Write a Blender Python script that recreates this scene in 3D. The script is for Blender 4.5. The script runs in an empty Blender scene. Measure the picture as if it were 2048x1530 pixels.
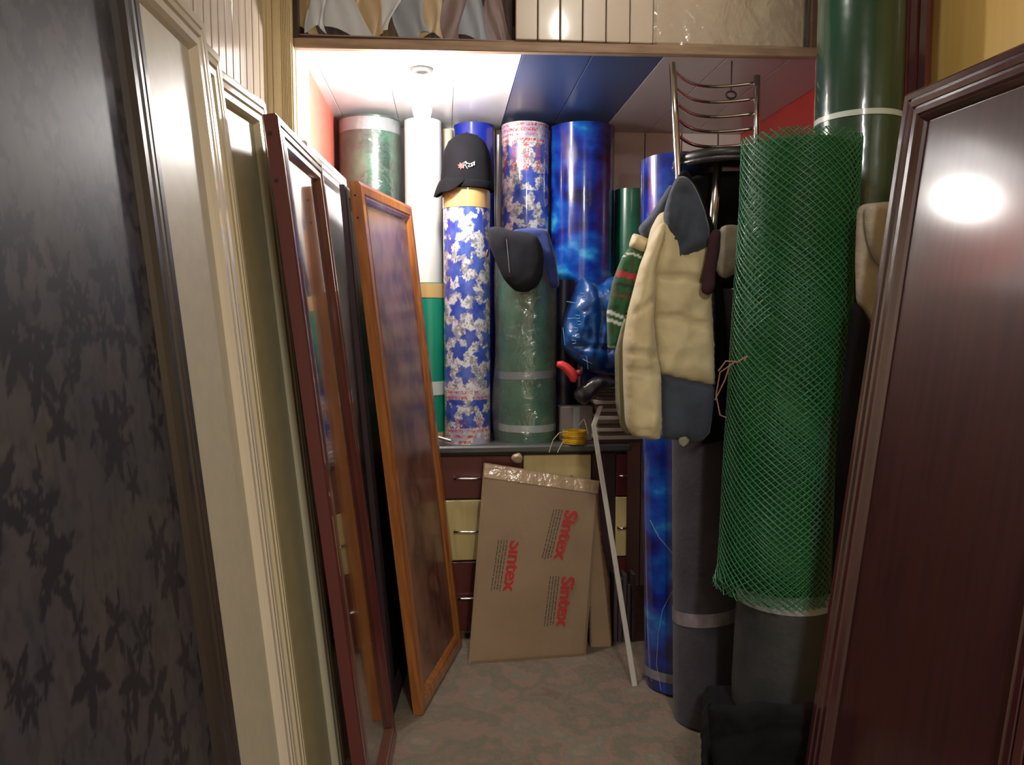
import bpy, math, random
import numpy as np
from mathutils import Vector, Matrix, noise
from mathutils.geometry import delaunay_2d_cdt
C = bpy.context.scene.collection
PI = math.pi
# ------------------------------------------------------------------ camera, world, lights, exposure
FPX = 1550.0
CAM = Vector((0, 0, 1.47))
cd = bpy.data.cameras.new('camera'); cam = bpy.data.objects.new('camera', cd); C.objects.link(cam)
cam.location = CAM; cam.rotation_euler = (math.radians(90-4.5), 0, math.radians(-4.99))
cd.sensor_width = 36; cd.lens = 36*FPX/2048; cd.clip_start = .05
bpy.context.scene.camera = cam
RM = cam.rotation_euler.to_matrix()
def W(px, py, x=None, y=None, z=None):
    """the point where the sight line through a pixel meets a plane of the room"""
    d = RM @ Vector(((px-1024)/FPX, (765-py)/FPX, -1))
    if x is not None: t = (x-CAM.x)/d.x
    elif y is not None: t = (y-CAM.y)/d.y
    else: t = (z-CAM.z)/d.z
    return CAM + d*t
w = bpy.data.worlds.new('world'); bpy.context.scene.world = w; w.use_nodes = True
w.node_tree.nodes['Background'].inputs[0].default_value = (.55, .58, .65, 1)
w.node_tree.nodes['Background'].inputs[1].default_value = .15
vs = bpy.context.scene.view_settings
vs.view_transform = 'Standard'; vs.look = 'None'; vs.gamma = 1; vs.use_curve_mapping = False
vs.exposure = 0.35
BULB = Vector((-.082, 3.2, 2.325)); BULB_E = 430; FRONT_E = 85
def light(name, loc, energy, size, col, rot=(0, 0, 0), kind='AREA', sy=None):
    l = bpy.data.lights.new(name, kind); l.energy = energy; l.color = col
    if kind == 'AREA':
        l.size = size
        if sy: l.shape = 'RECTANGLE'; l.size_y = sy
    else: l.shadow_soft_size = size
    o = bpy.data.objects.new(name, l); C.objects.link(o); o.location = loc; o.rotation_euler = rot
    return o
light('front_room_fill_light', (.5, -.9, 2.80), 58, .12, (1, .975, .94), sy=1.1)  # added fill for the foreground, just under the unseen tube
# ------------------------------------------------------------------ materials
def lin(c):
    return tuple((v/255/12.92 if v/255 <= .04045 else ((v/255+.055)/1.055)**2.4) for v in c)+(1,)
def mat(name, col, rough=.5, metal=0, coat=0, coat_r=.1, col2=None, scale=5, stretch=(1, 1, 1), detail=4, lo=.35, hi=.65,
        bump=0, bscale=40, attr=False, emit=0, wave=None, spec=.5, trans=0, sheen=0):
    m = bpy.data.materials.new(name); m.use_nodes = True
    nt = m.node_tree; N = nt.nodes; L = nt.links; b = N['Principled BSDF']
    b.inputs['Base Color'].default_value = lin(col); b.inputs['Roughness'].default_value = rough
    b.inputs['Metallic'].default_value = metal; b.inputs['Coat Weight'].default_value = coat
    b.inputs['Coat Roughness'].default_value = coat_r; b.inputs['Specular IOR Level'].default_value = spec
    b.inputs['Transmission Weight'].default_value = trans; b.inputs['Sheen Weight'].default_value = sheen
    if emit:
        b.inputs['Emission Color'].default_value = lin(col); b.inputs['Emission Strength'].default_value = emit
    tc = N.new('ShaderNodeTexCoord'); mp = N.new('ShaderNodeMapping'); mp.inputs['Scale'].default_value = stretch
    L.new(tc.outputs['Object'], mp.inputs['Vector'])
    if attr:
        a = N.new('ShaderNodeAttribute'); a.attribute_name = 'Col'; L.new(a.outputs['Color'], b.inputs['Base Color'])
    elif col2 is not None:
        if wave:
            t = N.new('ShaderNodeTexWave'); t.wave_type = 'BANDS'; t.bands_direction = wave
            t.inputs['Distortion'].default_value = 5; t.inputs['Detail'].default_value = detail; t.inputs['Detail Scale'].default_value = 1.5
        else:
            t = N.new('ShaderNodeTexNoise'); t.inputs['Detail'].default_value = detail
        t.inputs['Scale'].default_value = scale; L.new(mp.outputs[0], t.inputs['Vector'])
        r = N.new('ShaderNodeValToRGB'); r.color_ramp.elements[0].position = lo; r.color_ramp.elements[1].position = hi
        cols = col2 if isinstance(col2, list) else [col2]
        r.color_ramp.elements[0].color = lin(col); r.color_ramp.elements[1].color = lin(cols[-1])
        for i, c in enumerate(cols[:-1]):
            e = r.color_ramp.elements.new(lo+(hi-lo)*(i+1)/len(cols)); e.color = lin(c)
        L.new(t.outputs[0], r.inputs[0]); L.new(r.outputs[0], b.inputs['Base Color'])
    if bump:
        t2 = N.new('ShaderNodeTexNoise'); t2.inputs['Scale'].default_value = bscale; t2.inputs['Detail'].default_value = 3
        L.new(mp.outputs[0], t2.inputs['Vector'])
        bp = N.new('ShaderNodeBump'); bp.inputs['Strength'].default_value = bump; bp.inputs['Distance'].default_value = .01
        L.new(t2.outputs[0], bp.inputs['Height']); L.new(bp.outputs[0], b.inputs['Normal'])
        if coat: L.new(bp.outputs[0], b.inputs['Coat Normal'])
    return m
def film(name, col=(235, 240, 240), amount=.12, rough=.12, bscale=14, bump=.6, milk=.06):
    """thin clear plastic: see-through, with a glossy skin and a little milkiness"""
    m = bpy.data.materials.new(name); m.use_nodes = True; nt = m.node_tree; N = nt.nodes; L = nt.links
    N.remove(N['Principled BSDF'])
    tr = N.new('ShaderNodeBsdfTransparent'); gl = N.new('ShaderNodeBsdfGlossy'); gl.inputs['Roughness'].default_value = rough
    df = N.new('ShaderNodeBsdfDiffuse'); df.inputs[0].default_value = lin(col)
    tc = N.new('ShaderNodeTexCoord'); nz = N.new('ShaderNodeTexNoise'); nz.inputs['Scale'].default_value = bscale; nz.inputs['Detail'].default_value = 4
    nz.inputs['Distortion'].default_value = 1.2
    bp = N.new('ShaderNodeBump'); bp.inputs['Strength'].default_value = bump; bp.inputs['Distance'].default_value = .03
    L.new(tc.outputs['Object'], nz.inputs['Vector']); L.new(nz.outputs[0], bp.inputs['Height'])
    L.new(bp.outputs[0], gl.inputs['Normal'])
    lw = N.new('ShaderNodeLayerWeight'); lw.inputs[0].default_value = .35; L.new(bp.outputs[0], lw.inputs['Normal'])
    ma = N.new('ShaderNodeMath'); ma.operation = 'MULTIPLY_ADD'; ma.inputs[1].default_value = .5; ma.inputs[2].default_value = amount
    L.new(lw.outputs['Fresnel'], ma.inputs[0])
    m1 = N.new('ShaderNodeMixShader'); m1.inputs[0].default_value = milk; L.new(tr.outputs[0], m1.inputs[1]); L.new(df.outputs[0], m1.inputs[2])
    m2 = N.new('ShaderNodeMixShader'); L.new(ma.outputs[0], m2.inputs[0]); L.new(m1.outputs[0], m2.inputs[1]); L.new(gl.outputs[0], m2.inputs[2])
    L.new(m2.outputs[0], N['Material Output'].inputs[0])
    return m
# ------------------------------------------------------------------ object helpers
ORG = {}
def mesh(name, V, F, m, parent=None, smooth=False, local=False, cols=None, kind=None):
    V = np.asarray(V, float)
    if parent is None:
        org = np.array([(V[:, 0].min()+V[:, 0].max())/2, (V[:, 1].min()+V[:, 1].max())/2, V[:, 2].min()])
    elif local: org = np.zeros(3)
    else: org = np.array(ORG[parent.name])
    me = bpy.data.meshes.new(name); me.from_pydata((V-org).tolist(), [], [list(f) for f in F])
    if isinstance(m, (list, tuple)):
        for k in m: me.materials.append(k)
    else: me.materials.append(m)
    if cols is not None:
        a = me.color_attributes.new('Col', 'FLOAT_COLOR', 'POINT')
        c = np.ones((len(V), 4)); c[:, :3] = cols; a.data.foreach_set('color', c.ravel())
    me.validate(); me.update()
    if smooth: me.polygons.foreach_set('use_smooth', [True]*len(me.polygons))
    o = bpy.data.objects.new(name, me); C.objects.link(o)
    if parent is None: o.location = org
    else: o.parent = parent
    ORG[o.name] = org
    if kind: o['kind'] = kind
    return o
def thing(name, label, cat, loc=(0, 0, 0), group=None, matrix=None):
    o = bpy.data.objects.new(name, None); C.objects.link(o); o.empty_display_size = .1
    if matrix is not None: o.matrix_world = matrix
    else: o.location = loc
    ORG[o.name] = np.array(tuple(loc)); return tag(o, label, cat, group)
def tag(o, label, cat=None, group=None):
    o['label'] = label
    if cat: o['category'] = cat
    if group: o['group'] = group
    return o
class B:
    """collects shapes into one mesh"""
    def __init__(s): s.v = []; s.f = []
    def add(s, V, F):
        n = len(s.v); s.v += [tuple(p) for p in V]; s.f += [tuple(i+n for i in f) for f in F]; return s
    def box(s, a, b):
        x0, y0, z0 = a; x1, y1, z1 = b
        return s.add([(x0, y0, z0), (x1, y0, z0), (x1, y1, z0), (x0, y1, z0), (x0, y0, z1), (x1, y0, z1), (x1, y1, z1), (x0, y1, z1)],
                     [(0, 3, 2, 1), (4, 5, 6, 7), (0, 1, 5, 4), (1, 2, 6, 5), (2, 3, 7, 6), (3, 0, 4, 7)])
    def bbox(s, a, b, r=.004):
        """box with chamfered edges"""
        x0, y0, z0 = a; x1, y1, z1 = b; V = []; F = []
        def ring(z, i): return [(x0+i, y0+r, z) if 0 else (x0+r+i, y0+i, z), (x1-r-i, y0+i, z), (x1-i, y0+r+i, z), (x1-i, y1-r-i, z), (x1-r-i, y1-i, z), (x0+r+i, y1-i, z), (x0+i, y1-r-i, z), (x0+i, y0+r+i, z)]
        for z, i in ((z0, r), (z0+r, 0), (z1-r, 0), (z1, r)): V += ring(z, i)
        for k in range(3):
            for j in range(8): F.append((k*8+j, k*8+(j+1) % 8, (k+1)*8+(j+1) % 8, (k+1)*8+j))
        F.append(tuple(range(7, -1, -1))); F.append(tuple(range(24, 32)))
        return s.add(V, F)
    def tube(s, pts, r, k=8, closed=False, caps=True):
        P = [Vector(p) for p in pts]; n = len(P); V = []; F = []; up = None
        for i, p in enumerate(P):
            t = (P[(i+1) % n if closed else min(i+1, n-1)]-P[(i-1) % n if closed else max(i-1, 0)]).normalized()
            if up is None:
                up = Vector((0, 0, 1)) if abs(t.z) < .9 else Vector((1, 0, 0))
            a = t.cross(up).normalized(); up = a.cross(t).normalized()
            rr = r[i] if isinstance(r, (list, tuple)) else r
            for j in range(k):
                q = 2*PI*j/k; V.append(p+a*math.cos(q)*rr+up*math.sin(q)*rr)
        for i in range(n if closed else n-1):
            for j in range(k):
                i2 = (i+1) % n; F.append((i*k+j, i*k+(j+1) % k, i2*k+(j+1) % k, i2*k+j))
        if caps and not closed: F.append(tuple(range(k-1, -1, -1))); F.append(tuple(range((n-1)*k, n*k)))
        return s.add(V, F)
    def lathe(s, prof, base=(0, 0, 0), k=32, top=None, wob=None):
        """profile of (r, z) turned round an axis from base towards top"""
        base = Vector(base); ax = (Vector(top)-base).normalized() if top is not None else Vector((0, 0, 1))
        q = Vector((0, 0, 1)).rotation_difference(ax); V = []; F = []; n = len(prof)
        for r, z in prof:
            for j in range(k):
                a = 2*PI*j/k; rr = r*(1+(wob(a, z) if wob else 0)); V.append(base+q @ Vector((rr*math.cos(a), rr*math.sin(a), z)))
        for i in range(n-1):
            for j in range(k): F.append((i*k+j, i*k+(j+1) % k, (i+1)*k+(j+1) % k, (i+1)*k+j))
        return s.add(V, F)
    def put(s, name, m, parent=None, smooth=False, local=False, kind=None):
        return mesh(name, s.v, s.f, m, parent, smooth, local, kind=kind)
def autos(o, ang=40):
    me = o.data; me.polygons.foreach_set('use_smooth', [True]*len(me.polygons)); me.set_sharp_from_angle(angle=math.radians(ang)); return o
def pillow(name, poly, y, m, parent=None, thick=.03, R=.05, step=.012, seams=(), sw=.012, sk=.55, wr=.006, ws=14, seed=0, off=None, inpx=True,
           local=False, cols=None, back=1.0):
    """a stuffed or folded cloth shape: outline in a plane facing the room, filled and inflated both ways"""
    P = [W(a, b, y=y) for a, b in poly] if inpx else [Vector((a, y, b)) for a, b in poly]
    P2 = np.array([(p.x, p.z) for p in P]); out = []
    for i in range(len(P2)):
        a, b = P2[i], P2[(i+1) % len(P2)]; n = max(1, int(np.linalg.norm(b-a)/step))
        for k in range(n): out.append(a+(b-a)*k/n)
    out = np.array(out)
    for _ in range(2): out = (np.roll(out, 1, 0)+out*2+np.roll(out, -1, 0))/4
    nb = len(out)
    gx, gz = np.meshgrid(np.arange(out[:, 0].min(), out[:, 0].max(), step), np.arange(out[:, 1].min(), out[:, 1].max(), step))
    gx = gx+(np.arange(gx.shape[0]) % 2)[:, None]*step/2
    G = np.stack([gx.ravel(), gz.ravel()], 1)
    A, Bb = out, np.roll(out, -1, 0)
    def dist(G, A, Bb):
        d = Bb-A; L = (d**2).sum(1)+1e-12
        t = np.clip(((G[:, None]-A[None])*d[None]).sum(2)/L, 0, 1)
        return np.sqrt((((A[None]+t[..., None]*d[None])-G[:, None])**2).sum(2)).min(1)
    c = (A[None, :, 1] > G[:, None, 1]) != (Bb[None, :, 1] > G[:, None, 1])
    den = np.where(np.abs(Bb[:, 1]-A[:, 1]) < 1e-9, 1e-9, Bb[:, 1]-A[:, 1])
    xi = A[:, 0][None]+(G[:, None, 1]-A[None, :, 1])*((Bb[:, 0]-A[:, 0])/den)[None]
    ins = (np.sum(c & (G[:, None, 0] < xi), 1) % 2) == 1
    G = G[ins]; dd = dist(G, A, Bb); G = G[dd > step*.5]
    allp = np.vstack([out, G])
    r = delaunay_2d_cdt([Vector(p) for p in allp], [(i, (i+1) % nb) for i in range(nb)], [list(range(nb))], 1, 1e-6)
    v2 = np.array([tuple(p) for p in r[0]]); tris = [tuple(f) for f in r[2]]
    D = dist(v2, A, Bb); f = np.sqrt(np.clip(1-(1-np.clip(D/R, 0, 1))**2, 0, 1))
    pf = np.ones(len(v2))
    for sm in seams:
        S = np.array([((W(a, b, y=y).x, W(a, b, y=y).z) if inpx else (a, b)) for a, b in sm])
        ds = dist(v2, S[:-1], S[1:]); pf *= 1-sk*np.exp(-(ds/sw)**2)
    wrk = np.array([noise.fractal(Vector((p[0]*ws, p[1]*ws*.7, seed*3.7)), 1, 2, 3) for p in v2])
    h = thick*f*pf + wr*wrk*np.minimum(1, D/(step*2))
    base = np.array([off(p[0], p[1]) if off else 0 for p in v2])
    edge = D < 1e-5
    n = len(v2); V = [(p[0], y+base[i]-h[i], p[1]) for i, p in enumerate(v2)]; idx = {}
    for i, p in enumerate(v2):
        if edge[i]: idx[i] = i
        else: idx[i] = len(V); V.append((p[0], y+base[i]+max(.0015, (thick*f[i])*back+wr*wrk[i]*.3), p[1]))
    F = [(a, b, c_) if True else 0 for a, b, c_ in tris]; F2 = [(idx[c_], idx[b], idx[a]) for a, b, c_ in tris]
    V = np.array(V)
    cc = cols(V[:, 0], V[:, 2]) if cols else None
    return mesh(name, V, F+F2, m, parent, smooth=True, local=local, cols=cc)
# ------------------------------------------------------------------ printed patterns, worked out per vertex
def hsh(ix, iy, s): 
    v = np.sin(ix*127.1+iy*311.7+s*74.7)*43758.5453; return v-np.floor(v)
def vn(X, Y, s=0):
    ix = np.floor(X); iy = np.floor(Y); fx = X-ix; fy = Y-iy; fx = fx*fx*(3-2*fx); fy = fy*fy*(3-2*fy)
    return (hsh(ix, iy, s)*(1-fx)+hsh(ix+1, iy, s)*fx)*(1-fy)+(hsh(ix, iy+1, s)*(1-fx)+hsh(ix+1, iy+1, s)*fx)*fy
def fb(X, Y, s=0): return .5*vn(X, Y, s)+.3*vn(X*2.1, Y*2.1, s+1)+.2*vn(X*4.3, Y*4.3, s+2)
def leaves(X, Y, L, lobes=5, core=.42, pw=1.3):
    M = np.zeros(X.shape, bool); vein = np.zeros(X.shape, bool)
    for cx, cy, s, rot in L:
        dx = X-cx; dy = Y-cy; k = (np.abs(dx) < s*1.1) & (np.abs(dy) < s*1.1)
        r = np.hypot(dx[k], dy[k]); th = np.arctan2(dy[k], dx[k])+rot; t = (th/(2*PI)*lobes) % 1; tri = np.abs(t-.5)*2
        jag = .06*np.sin(th*lobes*5)
        M[k] |= r < s*(core+(1-core)*tri**pw+jag)*(1+.18*np.cos(th))
    return M
def mixc(a, b, t): return a*(1-t[..., None])+b*t[..., None]
def lc(c): return np.array(lin(c)[:3])
def blossom(X, Y, seed, wid, hei, period):
    """blue ivy leaves over pale grey blossom, X round the roll, Y up it"""
    rnd = random.Random(seed); L = []
    y = .02
    row = 0
    while y < hei+.03:
        n = int(round(wid/.118))
        for i in range(n):
            L.append((((i+.5*(row % 2))*wid/n+rnd.uniform(-.014, .014)) % wid, y+rnd.uniform(-.018, .018), rnd.uniform(.048, .062), rnd.uniform(0, 6.3)))
        y += .098; row += 1
    L += [(a-wid, b, c, d) for a, b, c, d in L if a > wid-.06]+[(a+wid, b, c, d) for a, b, c, d in L if a < .06]
    M = leaves(X, Y, L, core=.5)
    q = fb(X*55, Y*55, seed); spots = vn(X*150, Y*150, seed+5) > .8
    c = mixc(lc((226, 226, 232)), lc((150, 152, 164)), np.clip((q-.42)*4.5, 0, 1))
    c[spots] = lc((118, 108, 122))
    bl = mixc(lc((44, 66, 168)), lc((88, 116, 205)), np.clip(fb(X*25, Y*25, seed+9)*1.6-.4, 0, 1))
    c[M] = bl[M]
    st = (np.abs(((X+.35*Y) % .17)-.08) < .0012) & (fb(X*9, Y*9, 3) > .5); c[st] = lc((66, 60, 92))
    return c
def redprint(X, Y, c, y0, y1, seed, paper=(232, 222, 218), lines=3, upright=False):
    """a printed paper edge: pale band with rows of small red marks"""
    k = (Y >= y0) & (Y <= y1)
    c[k] = lc(paper)*.55+c[k]*.45
    h = (y1-y0)/lines
    for i in range(lines):
        ya = y0+h*(i+.2); yb = y0+h*(i+.72)
        if upright: g = (hsh(np.floor(Y/.004), np.floor(X/.010)+i, seed) > .45) & ((X % .010) > .004)
        else: g = (hsh(np.floor(X/.0035), np.floor((Y-ya)/.004), seed+i) > .5) & (hsh(np.floor(X/.022), 0*X+i, seed) > .2)
        kk = k & (Y > ya) & (Y < yb) & g
        c[kk] = lc((198, 72, 66))
    return c
def painted_roll(name, base, top, r, fn, m, parent, nu=260, dv=.0032, wob=None):
    base = Vector(base); top = Vector(top); H = (top-base).length; q = Vector((0, 0, 1)).rotation_difference((top-base).normalized())
    nv = int(H/dv)+1; A, Zz = np.meshgrid(np.arange(nu)/nu*2*PI, np.linspace(0, H, nv))
    c = fn(A*r, Zz)
    R = np.array(q.to_matrix())
    rr = r*np.ones_like(A) if wob is None else r*(1+wob(A, Zz))
    P = np.stack([rr*np.cos(A), rr*np.sin(A), Zz], -1).reshape(-1, 3) @ R.T + np.array(base)
    i = np.arange(nv-1)[:, None]*nu; j = np.arange(nu)[None]; j2 = (j+1) % nu
    F = np.stack([i+j, i+j2, i+nu+j2, i+nu+j], -1).reshape(-1, 4).tolist()
    o = mesh(name, P, F, m, parent, smooth=True, cols=c.reshape(-1, 3)); return o
def roll_end(base, top, r, name, m, parent, turns=5):
    """the wound end of a roll: a spiral of sheet edges with an open core"""
    base = Vector(base); top = Vector(top); q = Vector((0, 0, 1)).rotation_difference((top-base).normalized()); b = B(); n = turns*28
    V = []; F = []
    for i in range(n+1):
        a = 2*PI*i/28; rr = r*.985-(r*.62)*i/n
        for dr, dz in ((0, -.004), (0, 0), (-.006, 0), (-.006, -.02)): V.append(top+q @ Vector(((rr+dr)*math.cos(a), (rr+dr)*math.sin(a), dz)))
        if i:
            for k in range(3): F.append(((i-1)*4+k, i*4+k, i*4+k+1, (i-1)*4+k+1))
    return b.add(V, F).put(name, m, parent)
def band(name, base, top, r, z0, z1, m, parent, tilt=0, wav=0):
    base = Vector(base); top = Vector(top); ax = (top-base).normalized(); q = Vector((0, 0, 1)).rotation_difference(ax); V = []; F = []; k = 48
    for z, rr in ((z0, r), (z0, r+.0016), (z1, r+.0016), (z1, r)):
        for j in range(k):
            a = 2*PI*j/k; V.append(base+q @ Vector((rr*math.cos(a), rr*math.sin(a), z+tilt*math.cos(a)+wav*math.sin(3*a))))
    for i in range(3):
        for j in range(k): F.append((i*k+j, i*k+(j+1) % k, (i+1)*k+(j+1) % k, (i+1)*k+j))
    return autos(mesh(name, V, F, m, parent, smooth=True), 50)
def roll(name, label, base, top, r, m, end_m=None, bands=(), group=None, cat='roll', wob=.004, k=56, film_m=None, flare=0):
    """a wound roll standing on its end; the bottom is closed"""
    base = Vector(base); top = Vector(top); H = (top-base).length; rnd = random.Random(label)
    ph = [rnd.uniform(0, 6) for _ in range(3)]
    t = thing(name, label, cat, base, group); n = max(8, int(H/.06))
    wf = lambda a, z: wob*(math.sin(2*a+ph[0]+z*1.3)+.5*math.sin(3*a+ph[1]-z*2.1))
    prof = [(.02, 0)]+[(r*(.97 if i in (0,) else 1), H*i/n) for i in range(n+1)]+[(r*.985, H), (r*.95, H-.002)]
    b = B().lathe(prof, base, k, top, wf); s = b.put('sheet', m, t, smooth=False); autos(s, 50)
    roll_end(base, top, r*.97, 'wound_edge', end_m or m, t)
    for z0, z1, bm, nm, tl in bands: band(nm, base, top, r*(1+wob*1.6), z0, z1, bm, t, tl)
    if film_m:
        wf2 = lambda a, z: .03+.018*noise.noise(Vector((math.cos(a)*2.2, math.sin(a)*2.2, z*5)))+flare*max(0, math.cos(a-3.35))**10*(.7+.5*math.sin(z*9)*math.sin(z*3+1))
        autos(B().lathe([(r, .0)]+[(r*1.01, H*i/40) for i in range(1, 40)]+[(r*.99, H)], base, 72, top, wf2).put('plastic_wrap', film_m, t), 60)
    return t
# ------------------------------------------------------------------ palette
M = {}
M['floor'] = mat('dusty floor', (110, 95, 80), .85, col2=[(126, 111, 94), (110, 104, 88), (136, 112, 96), (118, 113, 98), (140, 122, 104)], scale=7, lo=.3, hi=.7, detail=12, bump=.5, bscale=60)
M['cream_plank'] = mat('cream plastic board', (222, 212, 202), .35, coat=.2)
M['slat_grey'] = mat('pinkish slat', (176, 160, 148), .28, coat=.5, coat_r=.08, col2=(198, 182, 162), scale=3, stretch=(20, 20, 1))
M['slat_gold'] = mat('golden slat', (232, 216, 176), .28, coat=.5, coat_r=.08, col2=(218, 200, 156), scale=3, stretch=(20, 20, 1))
M['groove'] = mat('dark groove', (40, 32, 30), .7)
M['red'] = mat('red wall board', (168, 50, 42), .4, coat=.4, coat_r=.15, col2=(142, 36, 32), scale=1.6)
M['pink'] = mat('faded red wall board', (222, 126, 108), .5, col2=(206, 106, 90), scale=2)
M['white'] = mat('white plastic', (232, 232, 230), .35, coat=.2)
M['plank_white'] = mat('white ceiling board', (226, 228, 232), .3, coat=.3, coat_r=.2)
M['plank_blue'] = mat('blue ceiling board', (56, 70, 104), .4, coat=.3, coat_r=.25, col2=(64, 80, 118), scale=1.5)
M['plank_grey'] = mat('grey ceiling board', (176, 170, 172), .35, coat=.3, coat_r=.2)
M['plaster'] = mat('cream plaster', (196, 184, 164), .8, bump=.1)
M['yellow_wood'] = mat('yellow wood board', (206, 176, 104), .45, coat=.3, coat_r=.2, col2=(190, 156, 84), scale=1.2, stretch=(9, 9, .7), detail=6)
M['maroon_slat'] = mat('maroon slat', (112, 54, 46), .3, coat=.5, coat_r=.12)
M['tan_wood'] = mat('raw tan wood', (172, 146, 122), .6, col2=(142, 114, 92), scale=6, stretch=(1, 8, 8), detail=6)
M['dark_wood'] = mat('dark brown wood', (52, 36, 34), .45, coat=.3)
M['black'] = mat('black cloth', (12, 11, 14), .95, spec=.25, col2=(20, 18, 22), scale=9)
M['black_gloss'] = mat('black vinyl', (22, 20, 22), .45, coat=.3, coat_r=.3)
M['steel'] = mat('chrome tube', (214, 210, 206), .16, metal=1)
M['grey_metal'] = mat('grey metal', (150, 150, 150), .4, metal=.7)
# ------------------------------------------------------------------ the room
XL, XR, YB, YF, ZC, ZN = -.625, 1.60, 4.15, 2.93, 3.0, 2.474
YC = -2.4
def st(name, b, m, parent=None): return b.put(name, m, parent, kind='structure')
st('floor', B().box((XL-.1, YC-.1, -.1), (XR+.1, YB+.1, 0)), M['floor'])
wl = st('wall_left', B().box((XL-.1, YC-.1, 0), (XL, YF+.02, ZC)), M['plaster'])
XN = -.531
wl2 = st('wall_left_niche', B().box((XL-.1, YF+.02, 0), (XN, YB+.1, ZC)), M['pink'])
st('trim_1', B().box((XN, YF+.021, 0), (XN+.004, 3.21, ZN-.001)), M['white'])
b = B(); xa_ = XL+.004; b.box((xa_, 2.905, 0), (XN, YF+.0195, ZC-.001))
for x0_, x1_ in [(xa_, xa_+.018), (xa_+.021, xa_+.05)]+[(xa_+.052+.0058*i, xa_+.0562+.0058*i) for i in range(6)]: b.bbox((x0_, 2.899, 0), (x1_, 2.906, ZC-.001), .0015)
st('trim_6', b, M['slat_gold'])
wr_ = st('wall_right', B().box((XR, YC-.1, 0), (XR+.1, 2.76, ZC)), M['yellow_wood'])
wr2 = st('wall_right_niche', B().box((XR, 2.76, 0), (XR+.1, YB+.1, ZC)), M['red'])
wb = st('wall_back', B().box((XL-.1, YB, 0), (XR+.1, YB+.1, ZC)), M['cream_plank'])
b = B()
for x in np.arange(XL+.3, XR, .2): b.box((x-.002, YB-.002, .0), (x+.002, YB+.01, ZN))
st('panel_joint', b, M['groove'], wb)
st('wall_front', B().box((XL-.1, YC-.1, 0), (XR+.1, YC, ZC)), M['plaster'])
st('ceiling', B().box((XL-.1, YC-.1, ZC), (XR+.1, YB+.1, ZC+.1)), M['plaster'])
# slats on the left wall, nearest first
def ywl(px): return W(px, 60, x=XL).y
edges = [(300, 'g'), (330, 'g'), (360, 'g'), (385, 'g'), (405, 'g'), (420, 'g'), (434, 'g'), (448, 'g'), (462, 'g'), (476, 'g'), (489, 'g'), (502, 'g'), (515, 'g'), (525, 'y'), (546, 'y'), (558, 'y'), (562, 'y'), (566, 'y'), (570, 'y'), (574, 'y'), (578, 'y'), (582, 'y'), (587, None)]
for i in range(len(edges)-1):
    ya, yb2 = ywl(edges[i][0]), ywl(edges[i+1][0])
    if ya > 2.89: continue
    g = .005 if edges[i][1] == 'g' else .0025
    st('wall_slat', B().bbox((XL-.005, ya+g, 0), (XL+.004, min(yb2-g, 2.903), ZC), .0015), M['slat_grey' if edges[i][1] == 'g' else 'slat_gold'], wl)
    st('slat_groove', B().box((XL-.002, ya-g, 0), (XL+.0012, ya+g, ZC)), M['groove'], wl)
# maroon slats on the right wall
y0 = W(1868, 60, x=XR).y; y1 = 2.76; n = 5
for i in range(n):
    a = y0+(y1-y0)*i/n; c_ = y0+(y1-y0)*(i+1)/n
    st('wall_slat', B().bbox((XR-.02, a+.003, 0), (XR+.002, c_-.003, ZC), .006), M['maroon_slat'], wr_)
# niche ceiling of coloured boards
cl = st('ceiling_niche', B().box((XL, YF+.02, ZN+.012), (XR, YB, ZN+.03)), M['dark_wood'])
xs = [XL, -.475, -.225, .03, .297, .56, .83, 1.09, 1.35, XR]
xs = [XL]+[W(px, py, z=ZN).x for px, py in ((640, 140), (-0, 0), (905, 225), (1025, 175), (1185, 110), (1330, 110), (1460, 110), (1590, 110)) if px > 0]+[XR]
xs = sorted(set([round(v, 4) for v in xs]+[round((xs[1]+xs[2])/2, 4)]))
pm = ['plank_white', 'plank_white', 'plank_white', 'plank_white', 'plank_blue', 'plank_blue', 'plank_grey', 'plank_grey', 'plank_grey', 'plank_grey']
print('ceiling planks', xs)
for i in range(len(xs)-1):
    st('ceiling_plank', B().bbox((xs[i]+.0012, YF+.02, ZN), (xs[i+1]-.0012, YB, ZN+.012), .0015), M[pm[i]], cl)
# front board of the loft
za = W(700, 100, y=YF).z; zb = W(700, 80, y=YF).z
print('board', za, zb)
xe = W(1636, 100, y=YF).x
bb_ = B().bbox((XN+.0, YF-.012, 0), (xe, YF+.02, .036), .003); bb_.v = [(x, y, z+2.447+.024*(x-XL)/(xe-XL)) for x, y, z in bb_.v]
bd = st('trim_2', bb_, M['tan_wood'])
st('loft_floor', B().box((XL, YF+.02, ZN+.03), (XR, YB, ZN+.034)), M['tan_wood'], cl)
pw = W(1632, 90, y=YF+.0)
st('trim_3', B().bbox((xe, YF-.014, 1.6), (xe+.035, YF+.02, ZC), .003), M['tan_wood'])
st('trim_4', B().bbox((XN+.0, YF-.012, 2.484), (W(597, 40, y=YF).x, YF+.03, ZC), .002), M['dark_wood'])
st('trim_5', B().bbox((xe-.03, YF-.004, 2.48), (xe, YF+.03, ZC), .002), mat('stained end board', (120, 96, 78), .6, col2=(90, 70, 58), scale=5))
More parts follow.
